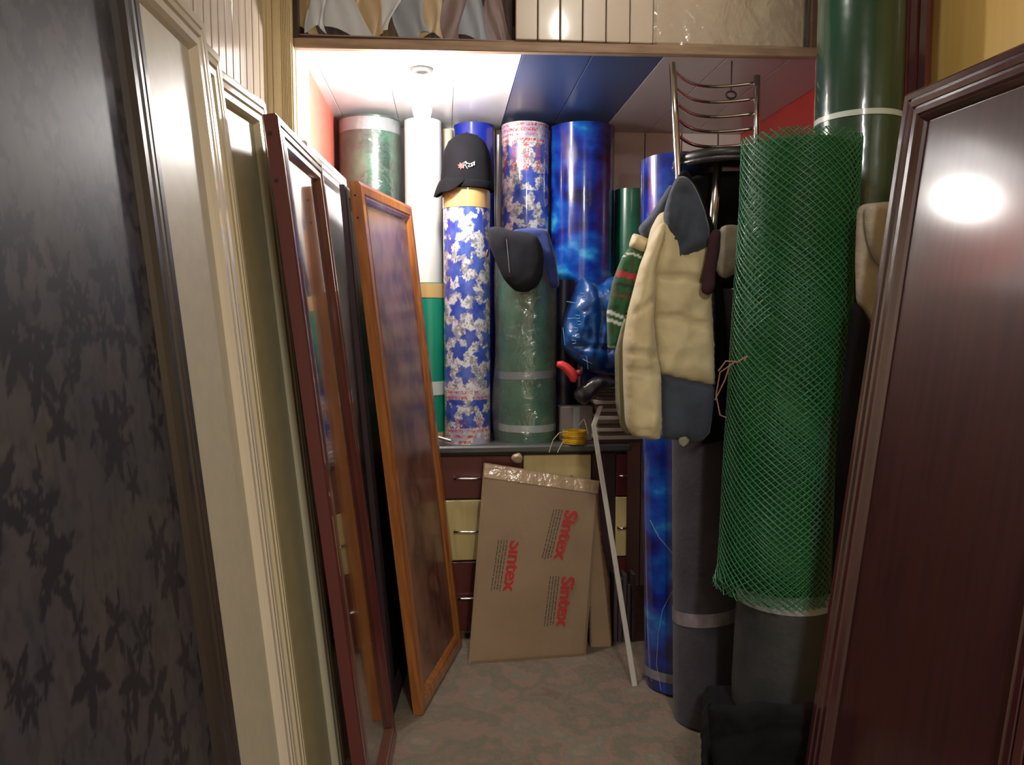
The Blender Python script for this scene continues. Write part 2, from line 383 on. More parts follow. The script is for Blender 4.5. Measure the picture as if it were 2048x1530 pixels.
# ------------------------------------------------------------------ what lies in the loft
M['sheer'] = mat('grey voile', (206, 216, 230), .6, col2=[(176, 178, 190), (206, 192, 172)], scale=5, sheen=.4, coat=.25, coat_r=.3)
M['sheer2'] = mat('tan voile', (216, 194, 158), .6, col2=(190, 176, 168), scale=6, sheen=.4, coat=.2, coat_r=.3)
M['sheer3'] = mat('mauve voile', (160, 138, 138), .65, col2=(140, 132, 138), scale=6, sheen=.4)
M['film'] = film('clear film'); M['milky'] = film('milky film', milk=.12, amount=.06, bump=.6, bscale=6)
xa0 = W(600, 40, y=YF+.06).x; xa1 = W(1029, 40, y=YF+.06).x
def loft_bag(xc, wd, m, seed, lab):
    """a folded gauzy length lying at the edge of the loft in deep drapes"""
    rnd = random.Random(seed); nx, nz = 56, 36; V = []; F = []
    for side in (0, 1):
        for i in range(nx+1):
            for j in range(nz+1):
                u = i/nx; v = j/nz; x = xc+(u-.5)*wd; z = 2.51+v*.36
                e = math.sin(PI*min(1, max(0, u)))**.4
                d = .5*noise.noise(Vector((u*4.5+v*3+seed, v*1.5+seed, 0)))+.35*abs(math.sin((u*5+v*2.2*math.sin(seed))*PI+3*noise.noise(Vector((u*2, v*2, seed)))))
                y = YF+.15-.055*e*d if side == 0 else YF+.20+.02*e
                z += .010*noise.noise(Vector((u*6, 0, seed))) if j else 0
                V.append((x, y, z))
    n1 = (nx+1)*(nz+1)
    for i in range(nx):
        for j in range(nz):
            a = i*(nz+1)+j; F.append((a, a+nz+1, a+nz+2, a+1)); F.append((n1+a, n1+a+1, n1+a+nz+2, n1+a+nz+1))
    for j in range(nz): F += [(j, j+1, n1+j+1, n1+j), (nx*(nz+1)+j, n1+nx*(nz+1)+j, n1+nx*(nz+1)+j+1, nx*(nz+1)+j+1)]
    for i in range(nx): a = i*(nz+1); F.append((a, n1+a, n1+a+nz+1, a+nz+1)); a += nz; F.append((a, a+nz+1, n1+a+nz+1, n1+a))
    return tag(mesh('gauze_curtain', V, F, m, smooth=True), lab, 'curtain', 'gauzy curtains in the loft')
wspan = xa1-xa0
cuts = [(0, .27, 'sheer', 'bluish white gauze heaped at the left end of the loft', 3), (.27, .5, 'sheer2', 'tan and white gauze heaped in the loft left of the middle', 7),
        (.5, .74, 'sheer', 'grey gauze heaped in the loft over the white ceiling board', 11), (.74, 1, 'sheer3', 'mauve brown gauze heaped beside the upright cream boards in the loft', 16)]
for a, c_, m_, lab, sd in cuts:
    loft_bag(xa0+wspan*(a+c_)/2, wspan*(c_-a)*1.0, M[m_], sd, lab)
# drapes of a second colour hanging in front, crossing the heaps
vo = {'w': film('white voile', (232, 240, 252), .08, .4, 6, .2, .75), 't': film('tan gauze', (220, 194, 152), .06, .45, 6, .2, .65), 'g': film('grey gauze', (168, 178, 196), .06, .5, 6, .2, .6), 'm': film('mauve gauze', (150, 122, 120), .04, .5, 6, .2, .6)}
dr_ = [(612, 640, 'w', .035, 'white gauze fold at the far left of the loft'), (632, 608, 't', .05, 'tan gauze fold crossing the far left white one'), (668, 690, 'w', .06, 'wide white gauze fold under the left glare'),
       (704, 735, 't', .04, 'tan gauze fold right of the wide white one'), (790, 756, 'w', .05, 'white gauze fold leaning left above the ceiling lamp'), (795, 835, 'g', .055, 'grey gauze fold leaning right above the ceiling lamp'),
       (868, 850, 't', .05, 'tan gauze fold near the middle of the loft'), (920, 880, 'm', .06, 'mauve gauze fold near the middle of the loft'), (918, 965, 'g', .05, 'grey gauze fold spreading towards the cream boards'), (985, 1000, 'm', .035, 'last mauve gauze fold before the cream boards')]
for i, (px0, px1, m_, wd0, lab) in enumerate(dr_):
    V = []; F = []; n = 24; nk = 14
    for j in range(n+1):
        v = j/n; cx = W(px0+(px1-px0)*v, 40, y=YF+.03).x+.018*math.sin(v*4+i*1.7); wd = wd0*(.35+.9*v+.25*math.sin(v*6+i))
        for k in range(nk+1):
            u = k/nk-.5; V.append((cx+u*wd*2+.01*math.sin(v*9+u*6), YF+.035+.006*i+.0022*math.cos(u*14+i), 2.86-.345*v+.022*math.cos(u*4+i)*v+.01))
    m0 = len(V); V += [(x, y+.0015, z) for x, y, z in V]
    V = [(x, y, max(z, 2.511)) for x, y, z in V]
    for j in range(n):
        for k in range(nk): a = j*(nk+1)+k; F.append((a, a+nk+1, a+nk+2, a+1)); F.append((m0+a, m0+a+1, m0+a+nk+2, m0+a+nk+1))
    tag(mesh('gauze_drape', V, F, vo[m_], smooth=True), lab, 'curtain', 'gauze folds in the loft')
M['board'] = mat('cream boards', (214, 200, 184), .32, coat=.35, coat_r=.1)
bx = [W(p, 50, y=YF).x for p in (1031, 1076, 1121, 1166, 1213, 1261, 1308)]
for i in range(6):
    o = B().bbox((bx[i]+.002, YF+.005, 2.508), (bx[i+1]-.002, YF+.025, 2.95), .003).put('cream_board', M['board'])
    tag(o, ['cream upright board in the loft next to the mauve gauze', 'second cream upright board from the gauze', 'third cream upright board from the gauze',
            'third cream upright board from the wrapped package', 'second cream upright board from the wrapped package', 'cream upright board touching the plastic wrapped package'][i], 'board', 'cream boards upright in the loft')
t = thing('wrapped_package', 'cream package in crumpled clear plastic at the right end of the loft', 'package', ((bx[-1]+xe-.03)/2, YF+.04, 2.509))
B().bbox((bx[-1]+.006, YF+.022, 2.509), (xe-.04, YF+.1, 2.95), .01).put('contents', mat('tan card', (214, 196, 176), .6, col2=(226, 206, 170), scale=4), t)
V = []; F = []; nx, nz = 60, 40
for i in range(nx+1):
    for j in range(nz+1):
        x = bx[-1]+.004+(xe-.038-bx[-1])*i/nx; z = 2.51+.42*j/nz
        V.append((x, YF+.014-.006*noise.noise(Vector((x*14, z*9, 2)))-.005*abs(noise.noise(Vector((x*30+z*20, z*10, 5)))), z))
for i in range(nx):
    for j in range(nz): a = i*(nz+1)+j; F.append((a, a+nz+1, a+nz+2, a+1))
mesh('plastic_cover', V, F, M['milky'], t, smooth=False)
# ------------------------------------------------------------------ hanging bulb
t = thing('pendant_bulb', 'bare white bulb glowing below a round plate on the niche ceiling', 'lamp', (BULB.x, BULB.y, ZN))
B().lathe([(0, -.001), (.045, -.001), (.047, -.006), (.03, -.012), (0, -.013)], (BULB.x, BULB.y, ZN), 32).put('ceiling_plate', mat('dull metal plate', (92, 90, 88), .5, metal=.3), t, smooth=True)
B().tube([(BULB.x, BULB.y, ZN-.01), (BULB.x, BULB.y, BULB.z+.10)], .004).put('rod', M['grey_metal'], t)
B().lathe([(.006, .115), (.018, .11), (.022, .09), (.021, .05), (.016, .045)], BULB, 24).put('socket', M['white'], t, smooth=True)
B().lathe([(.014, .05), (.018, .04), (.034, .012), (.038, -.012), (.032, -.036), (.018, -.05), (.0005, -.054)], BULB, 32).put('bulb', mat('lit bulb glass', (255, 250, 244), .3, emit=BULB_E), t, smooth=True)
# fill tube added behind the camera to brighten the foreground
t = thing('fill_tube', 'long white tube added as fill light on the unseen front room ceiling', 'lamp', (.5, -.9, ZC))
B().bbox((.45, -1.5, 2.95), (.55, -.3, 3.0), .004).put('housing', M['white'], t)
B().tube([(.5, -1.45, 2.93), (.5, -.35, 2.93)], .014, 12).put('tube', mat('lit tube', (255, 246, 232), .4, emit=12), t, smooth=True)
LB = Vector((.55, 2.12, 2.86))
t = thing('ceiling_bulb', 'bare bulb on the front room ceiling before the loft', 'lamp', (LB.x, LB.y, ZC))
B().lathe([(0, 0), (.045, 0), (.045, -.012), (.022, -.02), (.020, -.07), (0, -.07)], (LB.x, LB.y, ZC), 32).put('socket', M['white'], t, smooth=True)
B().lathe([(.014, .07), (.018, .05), (.036, .015), (.040, -.012), (.032, -.036), (.018, -.05), (.0005, -.054)], LB, 32).put('bulb', mat('front bulb glass', (255, 250, 242), .3, emit=FRONT_E), t, smooth=True)
# ------------------------------------------------------------------ doors leaning on the walls
def door(name, label, near, far, H, lean, th, prof, mframe, mpanel, side=1, pz=.012, group=None, cols=None, rail=None, medge=None, matn=None):
    """near/far: floor points of the bottom edge; lean: how far the top goes back per metre of height"""
    near = Vector((near[0], near[1], 0)); far = Vector((far[0], far[1], 0)); w_ = (far-near).length
    if side == 1: org, U = near, (far-near).normalized()
    else: org, U = far, (near-far).normalized()
    Nh = U.cross(Vector((0, 0, 1))); a = math.atan(lean); V_ = Vector((0, 0, 1))*math.cos(a)-Nh*math.sin(a); N_ = U.cross(V_)
    Mx = Matrix(((U.x, V_.x, N_.x, org.x), (U.y, V_.y, N_.y, org.y), (U.z, V_.z, N_.z, org.z+th*math.sin(a)), (0, 0, 0, 1)))
    t = thing(name, label, 'door panel', org, group, matrix=Mx)
    HH = H/math.cos(a); P = [(0, -th), (0, 0)]+[(d+.0008, h) for d, h in prof]+[(prof[-1][0]+.001, -th)]
    def member(nm, fn):
        V = []; F = []; n = len(P)
        for d, h in P:
            p, q = fn(d); V += [(p[0], p[1], h), (q[0], q[1], h)]
        for i in range(n): F.append((2*i, 2*i+1, 2*((i+1) % n)+1, 2*((i+1) % n)))
        F.append(tuple(2*i for i in range(n-1, -1, -1))); F.append(tuple(2*i+1 for i in range(n)))
        me = mesh(nm, V, F, [mframe, medge or mframe], t, local=True)
        if medge:
            me.data.polygons[0].material_index = 1
        return me
    k = rail or 1.0
    member('stile', lambda d: ((d, d*k), (d, HH-d*k))); member('stile', lambda d: ((w_-d, HH-d*k), (w_-d, d*k)))
    member('rail', lambda d: ((d, HH-d*k), (w_-d, HH-d*k))); member('rail', lambda d: ((w_-d, d*k), (d, d*k)))
    D = prof[-1][0]
    if cols is None: B().box((D-.004, D*k-.004, -th+.006), (w_-D+.004, HH-D*k+.004, -pz)).put('panel', mpanel, t, local=True)
    else:
        nx, ny = int((w_-2*D)/.0032), int((HH-2*D)/.0042); X, Y = np.meshgrid(np.linspace(D-.004, w_-D+.004, nx), np.linspace(D*k-.004, HH-D*k+.004, ny))
        P3 = np.stack([X, Y, -pz+0*X], -1).reshape(-1, 3); i = np.arange(ny-1)[:, None]*nx; j = np.arange(nx-1)[None]
        F = np.stack([i+j, i+j+1, i+nx+j+1, i+nx+j], -1).reshape(-1, 4).tolist(); c = cols(X, Y).reshape(-1, 3)
        m0 = len(P3); bk = np.array([(D, D*k, -th+.004), (w_-D, D*k, -th+.004), (w_-D, HH-D*k, -th+.004), (D, HH-D*k, -th+.004)])
        mesh('panel', np.vstack([P3, bk]), F+[(m0+3, m0+2, m0+1, m0)], mpanel, t, local=True, cols=np.vstack([c, np.tile(c[0], (4, 1))]))
    return t, w_, HH
def edge(top, bot, H=None, y=None):
    """floor x and lean of an upright edge from its top and a lower sight line; the depth from its height"""
    if y is None: y = W(*top, z=H).y
    a = W(*top, y=y); b_ = W(*bot, y=y); s = (a.x-b_.x)/(a.z-b_.z); x0 = b_.x-s*b_.z
    return x0, y, s
RP = [(0.0, .0), (.006, .004), (.022, .004), (.026, -.001), (.030, .004), (.046, .006), (.050, 0), (.054, .004), (.070, .004), (.078, -.004), (.086, -.014)]
M['ddoor'] = mat('dark leaf print panel', (60, 60, 70), .5, attr=True, coat=.12, coat_r=.12, spec=.3)
M['ddframe'] = mat('near black gloss frame', (30, 26, 31), .4, coat=.3, coat_r=.08)
def darkleaf(X, Y):
    rnd = random.Random(4); L = []
    for i in range(400): L.append((rnd.uniform(0, .75), rnd.uniform(0, 2.15), rnd.uniform(.022, .055), rnd.uniform(0, 6.3)))
    Mk = leaves(X, Y*.8, L, lobes=5, core=.26, pw=1.3)
    q = fb(X*14, Y*14, 2); base = mixc(lc((54, 53, 60)), lc((66, 61, 62)), np.clip(q*2-.6, 0, 1))
    fine = vn(X*120, Y*60, 4) > .62; Mk2 = Mk & (fb(X*60, Y*60, 8) > .32)
    base[Mk2] = lc((34, 33, 40)); base[fine & ~Mk2] *= .8
    return base
def reveal(nm, e): print(nm, 'x0 %.3f y %.3f lean %.3f' % e)
eA = edge((275, 0), (480, 1530), y=1.30); reveal('A', eA)
lA = -eA[2]
door('leaf_print_door', 'dark grey door panel with blackish leaf print, nearest on the left wall', (eA[0], eA[1]-.72), (eA[0], eA[1]), 2.1, lA, .020, RP, M['ddframe'], M['ddoor'], cols=darkleaf)
M['cream'] = mat('cream gloss plastic', (198, 188, 170), .3, coat=.6, coat_r=.09)
M['creamp'] = mat('cream panel', (184, 177, 158), .42, coat=.15, coat_r=.25, col2=(176, 171, 154), scale=30)
M['cream2'] = mat('ivory gloss plastic', (200, 190, 160), .3, coat=.6, coat_r=.09)
M['olive'] = mat('ivory panel', (172, 162, 128), .42, coat=.15, coat_r=.25, col2=(164, 154, 120), scale=20)
eB = edge((407, 44), (594, 1530), H=2.1); eC = edge((452, 110), (617, 1530), H=2.1); eD = edge((523, 200), (691, 1530), H=2.1)
for n_, e in (('B', eB), ('C1', eC), ('C2', eD)): reveal(n_, e)
door('cream_door', 'cream door panel with moulded frame, standing just past the dark leaf print one', (eB[0]-.022, eB[1]-.72), (eB[0], eB[1]), 2.1, lA, .020, RP, M['cream'], M['creamp'], group='cream door panels on the left wall')
door('cream_door', 'middle of the three cream door panels, mostly hidden, showing one narrow ivory edge', (eC[0]-.022, eC[1]-.72), (eC[0], eC[1]), 2.1, lA, .020, RP, M['cream2'], M['olive'], group='cream door panels on the left wall')
door('cream_door', 'ivory door panel farthest of the three cream ones, beside the maroon edged door', (eD[0]-.066, eD[1]-.45), (eD[0], eD[1]), 2.1, -eD[2], .020, RP, M['cream2'], M['olive'], group='cream door panels on the left wall')
# maroon door with dark glassy panel
M['mar'] = mat('maroon gloss frame', (98, 48, 44), .28, coat=.9, coat_r=.08, col2=(78, 36, 36), scale=8, stretch=(8, .5, 8))
M['mare'] = mat('maroon side', (96, 44, 42), .6)
M['darkglass'] = mat('dark glassy panel', (58, 42, 38), .12, coat=1, coat_r=.04, spec=.8)
eE = edge((553, 227), (727, 1530), H=2.0); reveal('Dn', eE)
eF = edge((637, 322), (800, 1530), H=2.0); reveal('Df', eF)
def holes(t, n=2):
    for k in range(n):
        B().lathe([(.0, .0009), (.006, .0009), (.007, 0)], (0, 0, 0), 16).put('screw_hole', M['groove'], t, local=True)
tD, wD, hD = door('maroon_door', 'maroon framed door with a dark reflecting panel, between ivory and white doors', (eE[0], eE[1]), (eF[0], eF[1]), 2.0, -(eE[2]+eF[2])/2, .032, RP, M['mar'], M['darkglass'], medge=M['mare'])
for zz in (.05, .17):
    o = B().tube([(-.0006, hD-zz, -.02), (.004, hD-zz, -.02)], .006, 14).put('peg_hole', M['groove'], tD, local=True)
# white door between
M['wgloss'] = mat('white gloss plastic', (222, 220, 222), .28, coat=.6, coat_r=.1)
eW = edge((690, 357), (760, 1100), H=2.06); reveal('E', eW)
door('white_door', 'white moulded door between the maroon door and the orange wood door', (eW[0]-.045, eW[1]-.68), (eW[0], eW[1]), 2.06, -eW[2], .022, RP, M['wgloss'], M['wgloss'])
# orange wood door
M['orange'] = mat('orange wood frame', (172, 108, 52), .3, coat=.8, coat_r=.09, col2=(132, 76, 38), scale=5, stretch=(14, 1, 14), detail=6)
M['orange_e'] = mat('orange wood side', (180, 114, 52), .5, col2=(150, 90, 42), scale=5, stretch=(14, 1, 14))
M['burl'] = mat('brown cloudy gloss panel', (108, 70, 58), .35, coat=.6, coat_r=.22, col2=[(132, 92, 76), (84, 52, 46), (150, 108, 84)], scale=4, stretch=(1.4, 1, 1), detail=5, lo=.28, hi=.72)
nb = W(845, 1432, z=0); fbp = W(925, 1290, z=0); nt = W(712, 366, y=nb.y); ft = W(808, 405, y=fbp.y); print('F', nb, fbp, nt, ft)
U = (fbp-nb).normalized(); Nx = U.cross(Vector((0, 0, 1)))
ln = ((nb-nt).dot(Nx)/nt.z+(fbp-ft).dot(Nx)/ft.z)/2; print('F lean', ln)
RP2 = [(0, 0), (.012, .004), (.04, .004), (.046, -.002), (.052, .003), (.064, -.004), (.072, -.012)]
tF, wF, hF = door('orange_wood_door', 'orange brown wooden door with cloudy glossy panel, beside the drawers', (nb.x, nb.y), (fbp.x, fbp.y), (nt.z+ft.z)/2, ln, .035, RP2, M['orange'], M['burl'], medge=M['orange_e'])
for zz in (.05, .13): B().tube([(-.0006, hF-zz, -.017), (.004, hF-zz, -.017)], .004, 14).put('screw_hole', M['groove'], tF, local=True)
# dark door behind the orange one
n2 = W(778, 1405, z=0)
off = Vector((-.13, .02, 0))
M['purple'] = mat('dark purple brown side', (50, 36, 44), .5)
dtx = nt.x-.046; dbx = nb.x-.105
door('dark_door', 'dark purple brown door tucked right behind the orange wood door', (dbx, nb.y+.02), (dbx+.05, nb.y+.62), 1.955, (dbx-dtx)/1.955, .018, RP2, M['purple'], M['black_gloss'])
# mahogany door on the right
M['mahog'] = mat('mahogany gloss frame', (68, 30, 34), .25, coat=1, coat_r=.08, col2=(54, 22, 28), scale=4, stretch=(10, 1, 10))
M['mahogp'] = mat('mahogany gloss panel', (46, 17, 21), .5, coat=.9, coat_r=.15, spec=.3, col2=(58, 25, 23), scale=3, stretch=(16, 1, 1), detail=5)
eG = edge((1822, 190), (1612, 1530), H=2.05); reveal('G', eG)
tp = W(2048, 108, z=2.05); topfar = W(1822, 190, z=2.05); dr = Vector((tp.x-topfar.x, tp.y-topfar.y, 0)).normalized(); print('Gdir', dr)
dr = Vector((.066, -.9978, 0)); gn = Vector((eG[0], eG[1], 0))+dr*.69
RP3 = [(0, 0), (.006, .006), (.020, .006), (.024, 0), (.028, .006), (.044, .008), (.049, .001), (.053, .007), (.066, .007), (.071, .001), (.076, .005), (.084, -.004), (.088, -.014)]
door('mahogany_door', 'dark mahogany red door panel with moulded frame leaning on the right', (gn.x, gn.y), (eG[0], eG[1]), 2.05, eG[2]*.985, .036, RP3, M['mahog'], M['mahogp'], side=-1)
# ------------------------------------------------------------------ drawer counter at the back
ZT = .905; YCF = 3.50
XC1 = W(1262, 885, y=YCF).x; print('counter right', XC1)
M['maroon_gloss'] = mat('maroon laminate', (92, 34, 32), .35, coat=.5, coat_r=.12, col2=(80, 26, 28), scale=3)
M['cream_lam'] = mat('cream laminate', (204, 186, 128), .4, coat=.3, col2=(194, 174, 118), scale=2.5, stretch=(12, 12, 1))
M['counter_dark'] = mat('dark counter carcass', (48, 30, 30), .5, coat=.2)
M['slate'] = mat('dusty dark counter top', (66, 68, 68), .5, coat=.2, coat_r=.3, col2=(86, 86, 82), scale=5)
cb = thing('drawer_counter', 'low maroon and cream counter of drawers across the back', 'counter', ((XN+XC1)/2, 3.8, 0))
B().box((XN+.006, YCF+.03, .06), (XC1-.01, YB-.005, ZT-.035)).put('body', M['counter_dark'], cb)
B().box((XN+.006, YCF+.07, 0), (XC1-.03, YCF+.09, .06)).put('kickboard', M['white'], cb)
B().bbox((XN+.005, YCF-.012, ZT-.035), (XC1, YB-.004, ZT), .008).put('worktop', M['slate'], cb)
cx = [XN+.012, W(700, 950, y=YCF).x, W(868, 950, y=YCF).x, W(1046, 925, y=YCF).x, W(1184, 925, y=YCF).x, W(1232, 925, y=YCF).x, XC1-.012]
zr = [W(1000, p, y=YCF).z for p in (904, 998, 1121, 1262)]; zr[0] = ZT-.045
print('rows', zr, cx)
colsets = [('m', 'c', 'm'), ('c', 'm', 'c'), ('m', 'c', 'm'), ('c', 'm', 'c'), None, ('m', 'c', 'm')]
for i, cs in enumerate(colsets):
    if cs is None:
        B().box((cx[i]+.002, YCF+.012, zr[3]), (cx[i+1]-.002, YCF+.03, zr[0])).put('divider', M['counter_dark'], cb); continue
    for j in range(3):
        fr = B().bbox((cx[i]+.003, YCF+.004, zr[j+1]+.004), (cx[i+1]-.003, YCF+.03, zr[j]-.004), .003).put('drawer', M['maroon_gloss' if cs[j] == 'm' else 'cream_lam'], cb)
        if cs[j] == 'c': tag(fr, 'cream drawer front')
        else: tag(fr, 'maroon drawer front')
        xm = (cx[i]+cx[i+1])/2; zm = (zr[j]+zr[j+1])/2; hw = min(.065, (cx[i+1]-cx[i])*.3)
        if i == 2: xm = W(937, 950, y=YCF).x
        B().tube([(xm-hw, YCF+.004, zm), (xm-hw, YCF-.018, zm), (xm-hw*.5, YCF-.024, zm), (xm+hw*.5, YCF-.024, zm), (xm+hw, YCF-.018, zm), (xm+hw, YCF+.004, zm)], .005, 8).put('handle', M['steel'], fr, smooth=True)
# ------------------------------------------------------------------ rolls on the counter
def stand(px, py_unused, y, z=ZT): p = W(px, 640, y=y); return Vector((p.x, y, z))
def rad(pxa, pxb, y): return (W(pxb, 640, y=y).x-W(pxa, 640, y=y).x)/2
M['green_v'] = mat('green vinyl', (18, 78, 58), .3, coat=.6, coat_r=.12, col2=(30, 100, 76), scale=6)
M['dgreen_v'] = mat('dark green vinyl', (24, 66, 52), .35, coat=.5, coat_r=.15, col2=(52, 116, 88), scale=8, lo=.4, hi=.7)
M['mgreen_v'] = mat('mid green vinyl', (36, 104, 76), .35, coat=.5, coat_r=.15, col2=(64, 136, 102), scale=9)
M['teal_v'] = mat('teal green vinyl', (16, 138, 108), .35, coat=.4, coat_r=.15)
M['white_v'] = mat('white vinyl', (228, 228, 222), .35, coat=.4, coat_r=.15)
M['royal_v'] = mat('royal blue vinyl', (28, 44, 150), .3, coat=.6, coat_r=.1)
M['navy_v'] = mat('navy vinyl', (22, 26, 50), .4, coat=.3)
M['brown_tape'] = mat('brown parcel tape', (190, 160, 104), .25, coat=.6, coat_r=.1)
M['white_tape'] = mat('pale tape', (196, 208, 204), .3, coat=.5)
M['grey_tape'] = mat('grey tape', (150, 156, 160), .35, coat=.4)
M['sea'] = mat('blue water print vinyl', (12, 20, 70), .2, coat=1, coat_r=.07, col2=[(12, 40, 140), (14, 84, 180), (60, 170, 216)], scale=4.5, stretch=(1, 1, 1.6), detail=8, lo=.36, hi=.70, bump=.06, bscale=6)
M['cream_v'] = mat('cream vinyl', (222, 214, 186), .4, coat=.3)
def R_on(name, label, pxa, pxb, yf, ztop, m, bands=(), z0=ZT, **k):
    r = rad(pxa, pxb, yf+.1); yc = yf+r; r = rad(pxa, pxb, yc)*.985; p = stand((pxa+pxb)/2, 0, yc, z0)
    return roll(name, label, p, (p.x, p.y, ztop), r, m, bands=bands, **k), p, r
R_on('vinyl_roll', 'wide dark green roll in crinkled clear plastic, in the left back corner', 686, 806, 3.78, 2.445, M['dgreen_v'], bands=[(1.47, 1.53, M['grey_tape'], 'paper_band', 0)], film_m=film('crinkled film', amount=.08, milk=.03, bump=.8, bscale=10), group='floor covering rolls on the counter')
R_on('vinyl_roll', 'tall white roll standing under the bare bulb', 812, 886, 3.80, 2.44, M['white_v'], group='floor covering rolls on the counter')
R_on('vinyl_roll', 'cream roll mostly hidden between the white roll and the royal blue one', 886, 908, 4.03, 2.445, M['cream_v'], group='floor covering rolls on the counter')
zt = W(862, 565, y=3.64).z
R_on('vinyl_roll', 'short teal green roll with brown tape at its top and foot', 826, 889, 3.62, zt, M['teal_v'],
     bands=[(zt-ZT-.07, zt-ZT-.004, M['brown_tape'], 'brown_tape', 0), (W(862, 790, y=3.64).z-ZT, W(862, 763, y=3.64).z-ZT, M['white_tape'], 'pale_tape', 0), (.0, .045, M['brown_tape'], 'brown_tape', 0)], group='floor covering rolls on the counter')
R_on('vinyl_roll', 'royal blue roll rising behind the black cap', 909, 990, 3.88, 2.445, M['royal_v'], group='floor covering rolls on the counter')
M['prt'] = mat('leaf print vinyl', (200, 200, 210), .3, attr=True, coat=.8, coat_r=.08)
def printed(label, pxa, pxb, yf, ztop, fn, bands):
    r = rad(pxa, pxb, yf+.1); yc = yf+r; r = rad(pxa, pxb, yc)*.985; p = stand((pxa+pxb)/2, 0, yc)
    t = thing('printed_vinyl_roll', label, 'roll', p, 'floor covering rolls on the counter')
    painted_roll('sheet', p, (p.x, p.y, ztop), r, fn(2*PI*r, ztop-ZT), M['prt'], t)
    B().lathe([(r*.99, 0), (.01, .001)], p, 48).put('roll_foot', M['white_v'], t)
    roll_end(p, (p.x, p.y, ztop), r*.97, 'wound_edge', M['white_v'], t)
    for z0, z1, bm, nm in bands: band(nm, p, (p.x, p.y, ztop), r*1.004, z0, z1, bm, t)
    return p, r
zt1 = W(930, 376, y=3.56).z
def fn1(wd, he):
    def f(X, Y):
        c = blossom(X, Y, 11, wd, he, 0); c = redprint(X, Y, c, .0, .075, 3, lines=3); 
        k0 = W(930, 795, y=3.56).z-ZT; c = redprint(X, Y, c, k0-.01, k0+.04, 5, lines=2)
        c = np.where(((Y > .075) & (Y < .12) & (hsh(np.floor(X/.004), np.floor(Y/.003), 4) > .72) & ((X % .09) < .05))[..., None], lc((200, 90, 84)), c)
        return c
    return f
pA, rA = printed('blue ivy leaf print roll with gold tape round its top, under the black cap', 887, 981, 3.53, zt1, fn1, [(zt1-ZT-.085, zt1-ZT-.002, M['brown_tape'], 'gold_tape')])
def fn2(wd, he):
    def f(X, Y):
        c = blossom(X, Y, 23, wd, he, 0); c = redprint(X, Y, c, he-.10, he, 8, lines=4)
        kk = (Y > he-.24) & (Y < he-.09) & ((X % .06) < .028) & (hsh(np.floor(X/.005), np.floor(Y/.004), 9) > .55); c[kk] = lc((200, 96, 88))
        return c
    return f
printed('ivy leaf roll with red printed paper round its top, beside the sea blue roll', 1003, 1097, 3.84, 2.445, fn2, [])
R_on('vinyl_roll', 'fat glossy sea blue roll with watery print, standing on the counter', 1098, 1226, 3.80, 2.44, M['sea'], group='floor covering rolls on the counter')
tt, pW, rW = R_on('wrapped_roll', 'green roll in loose clear plastic with pale tape, below the navy cap', 996, 1112, 3.53, W(1050, 500, y=3.55).z, M['mgreen_v'],
     bands=[(.052, .085, M['white_tape'], 'pale_tape', 0), (.30, .335, M['grey_tape'], 'pale_tape', .004)], film_m=film('loose clear film', amount=.12, bump=1, bscale=8, milk=.07), flare=.2, group='floor covering rolls on the counter')
M['leafgreen'] = mat('bright green strip', (70, 150, 104), .35, coat=.4)
zt = W(1257, 378, y=3.9).z
R_on('vinyl_roll', 'green roll with a bare top below the beige back wall', 1227, 1289, 3.86, zt, M['green_v'], group='floor covering rolls on the counter')
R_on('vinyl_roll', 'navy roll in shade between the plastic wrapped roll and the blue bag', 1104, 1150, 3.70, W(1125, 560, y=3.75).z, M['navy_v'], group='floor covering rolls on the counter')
p = W(997, 270, y=3.80)
o = B().tube([(p.x, 3.80, ZT), (p.x, 3.80, p.z)], .009, 12).put('grey_pipe', M['grey_metal']); tag(o, 'thin grey pipe upright between the two ivy leaf rolls', 'pipe')
# plastic bag edge bulging left of the wrapped roll
# ------------------------------------------------------------------ caps, jeans
M['blackcap'] = mat('black cap cloth', (10, 9, 13), .95, spec=.2, col2=(16, 15, 20), scale=14)
M['navycap'] = mat('navy cap cloth', (18, 17, 26), .95, col2=(24, 22, 32), scale=12)
cc = W(934, 352, y=pA.y); sx = rad(884, 986, pA.y)
t = thing('baseball_cap', 'black cap with a red and white badge, set on the gold taped roll', 'cap', (cc.x, pA.y, zt1))
def capwob(a, z): return .012*math.sin(6*a)+.01*noise.noise(Vector((math.cos(a)*3, math.sin(a)*3, z*30)))
zh = W(934, 265, y=pA.y-.02).z-zt1
B().lathe([(sx*1.0, .0), (sx*1.03, .02), (sx*1.02, .05), (sx*.99, .08), (sx*.95, zh*.52), (sx*.88, zh*.68), (sx*.72, zh*.84), (sx*.45, zh*.95), (sx*.2, zh*.99), (.004, zh)], (cc.x, pA.y, zt1), 48, wob=capwob).put('crown', M['blackcap'], t, smooth=True)
B().lathe([(.008, 0), (.008, .004), (.001, .007)], (cc.x, pA.y, zt1+zh-.001), 12).put('button', M['blackcap'], t, smooth=True)
V = []; F = []; na, nr = 24, 8   # peak reaching out to the left and down round the roll
for sgn in (0, 1):
    for i in range(na+1):
        a = PI*.70+(PI*.78)*i/na
        for j in range(nr+1):
            q = j/nr; rr = sx*(1.0+.30*q*math.sin(PI*i/na)**.6); V.append((cc.x+rr*math.cos(a), pA.y+rr*math.sin(a), zt1+.045-.075*q**1.6*math.sin(PI*i/na)**.5-sgn*.004+.004*math.sin(i*.9)))
n1 = (na+1)*(nr+1)
for i in range(na):
    for j in range(nr): a = i*(nr+1)+j; F.append((a, a+1, a+nr+2, a+nr+1)); F.append((n1+a, n1+a+nr+1, n1+a+nr+2, n1+a+1))
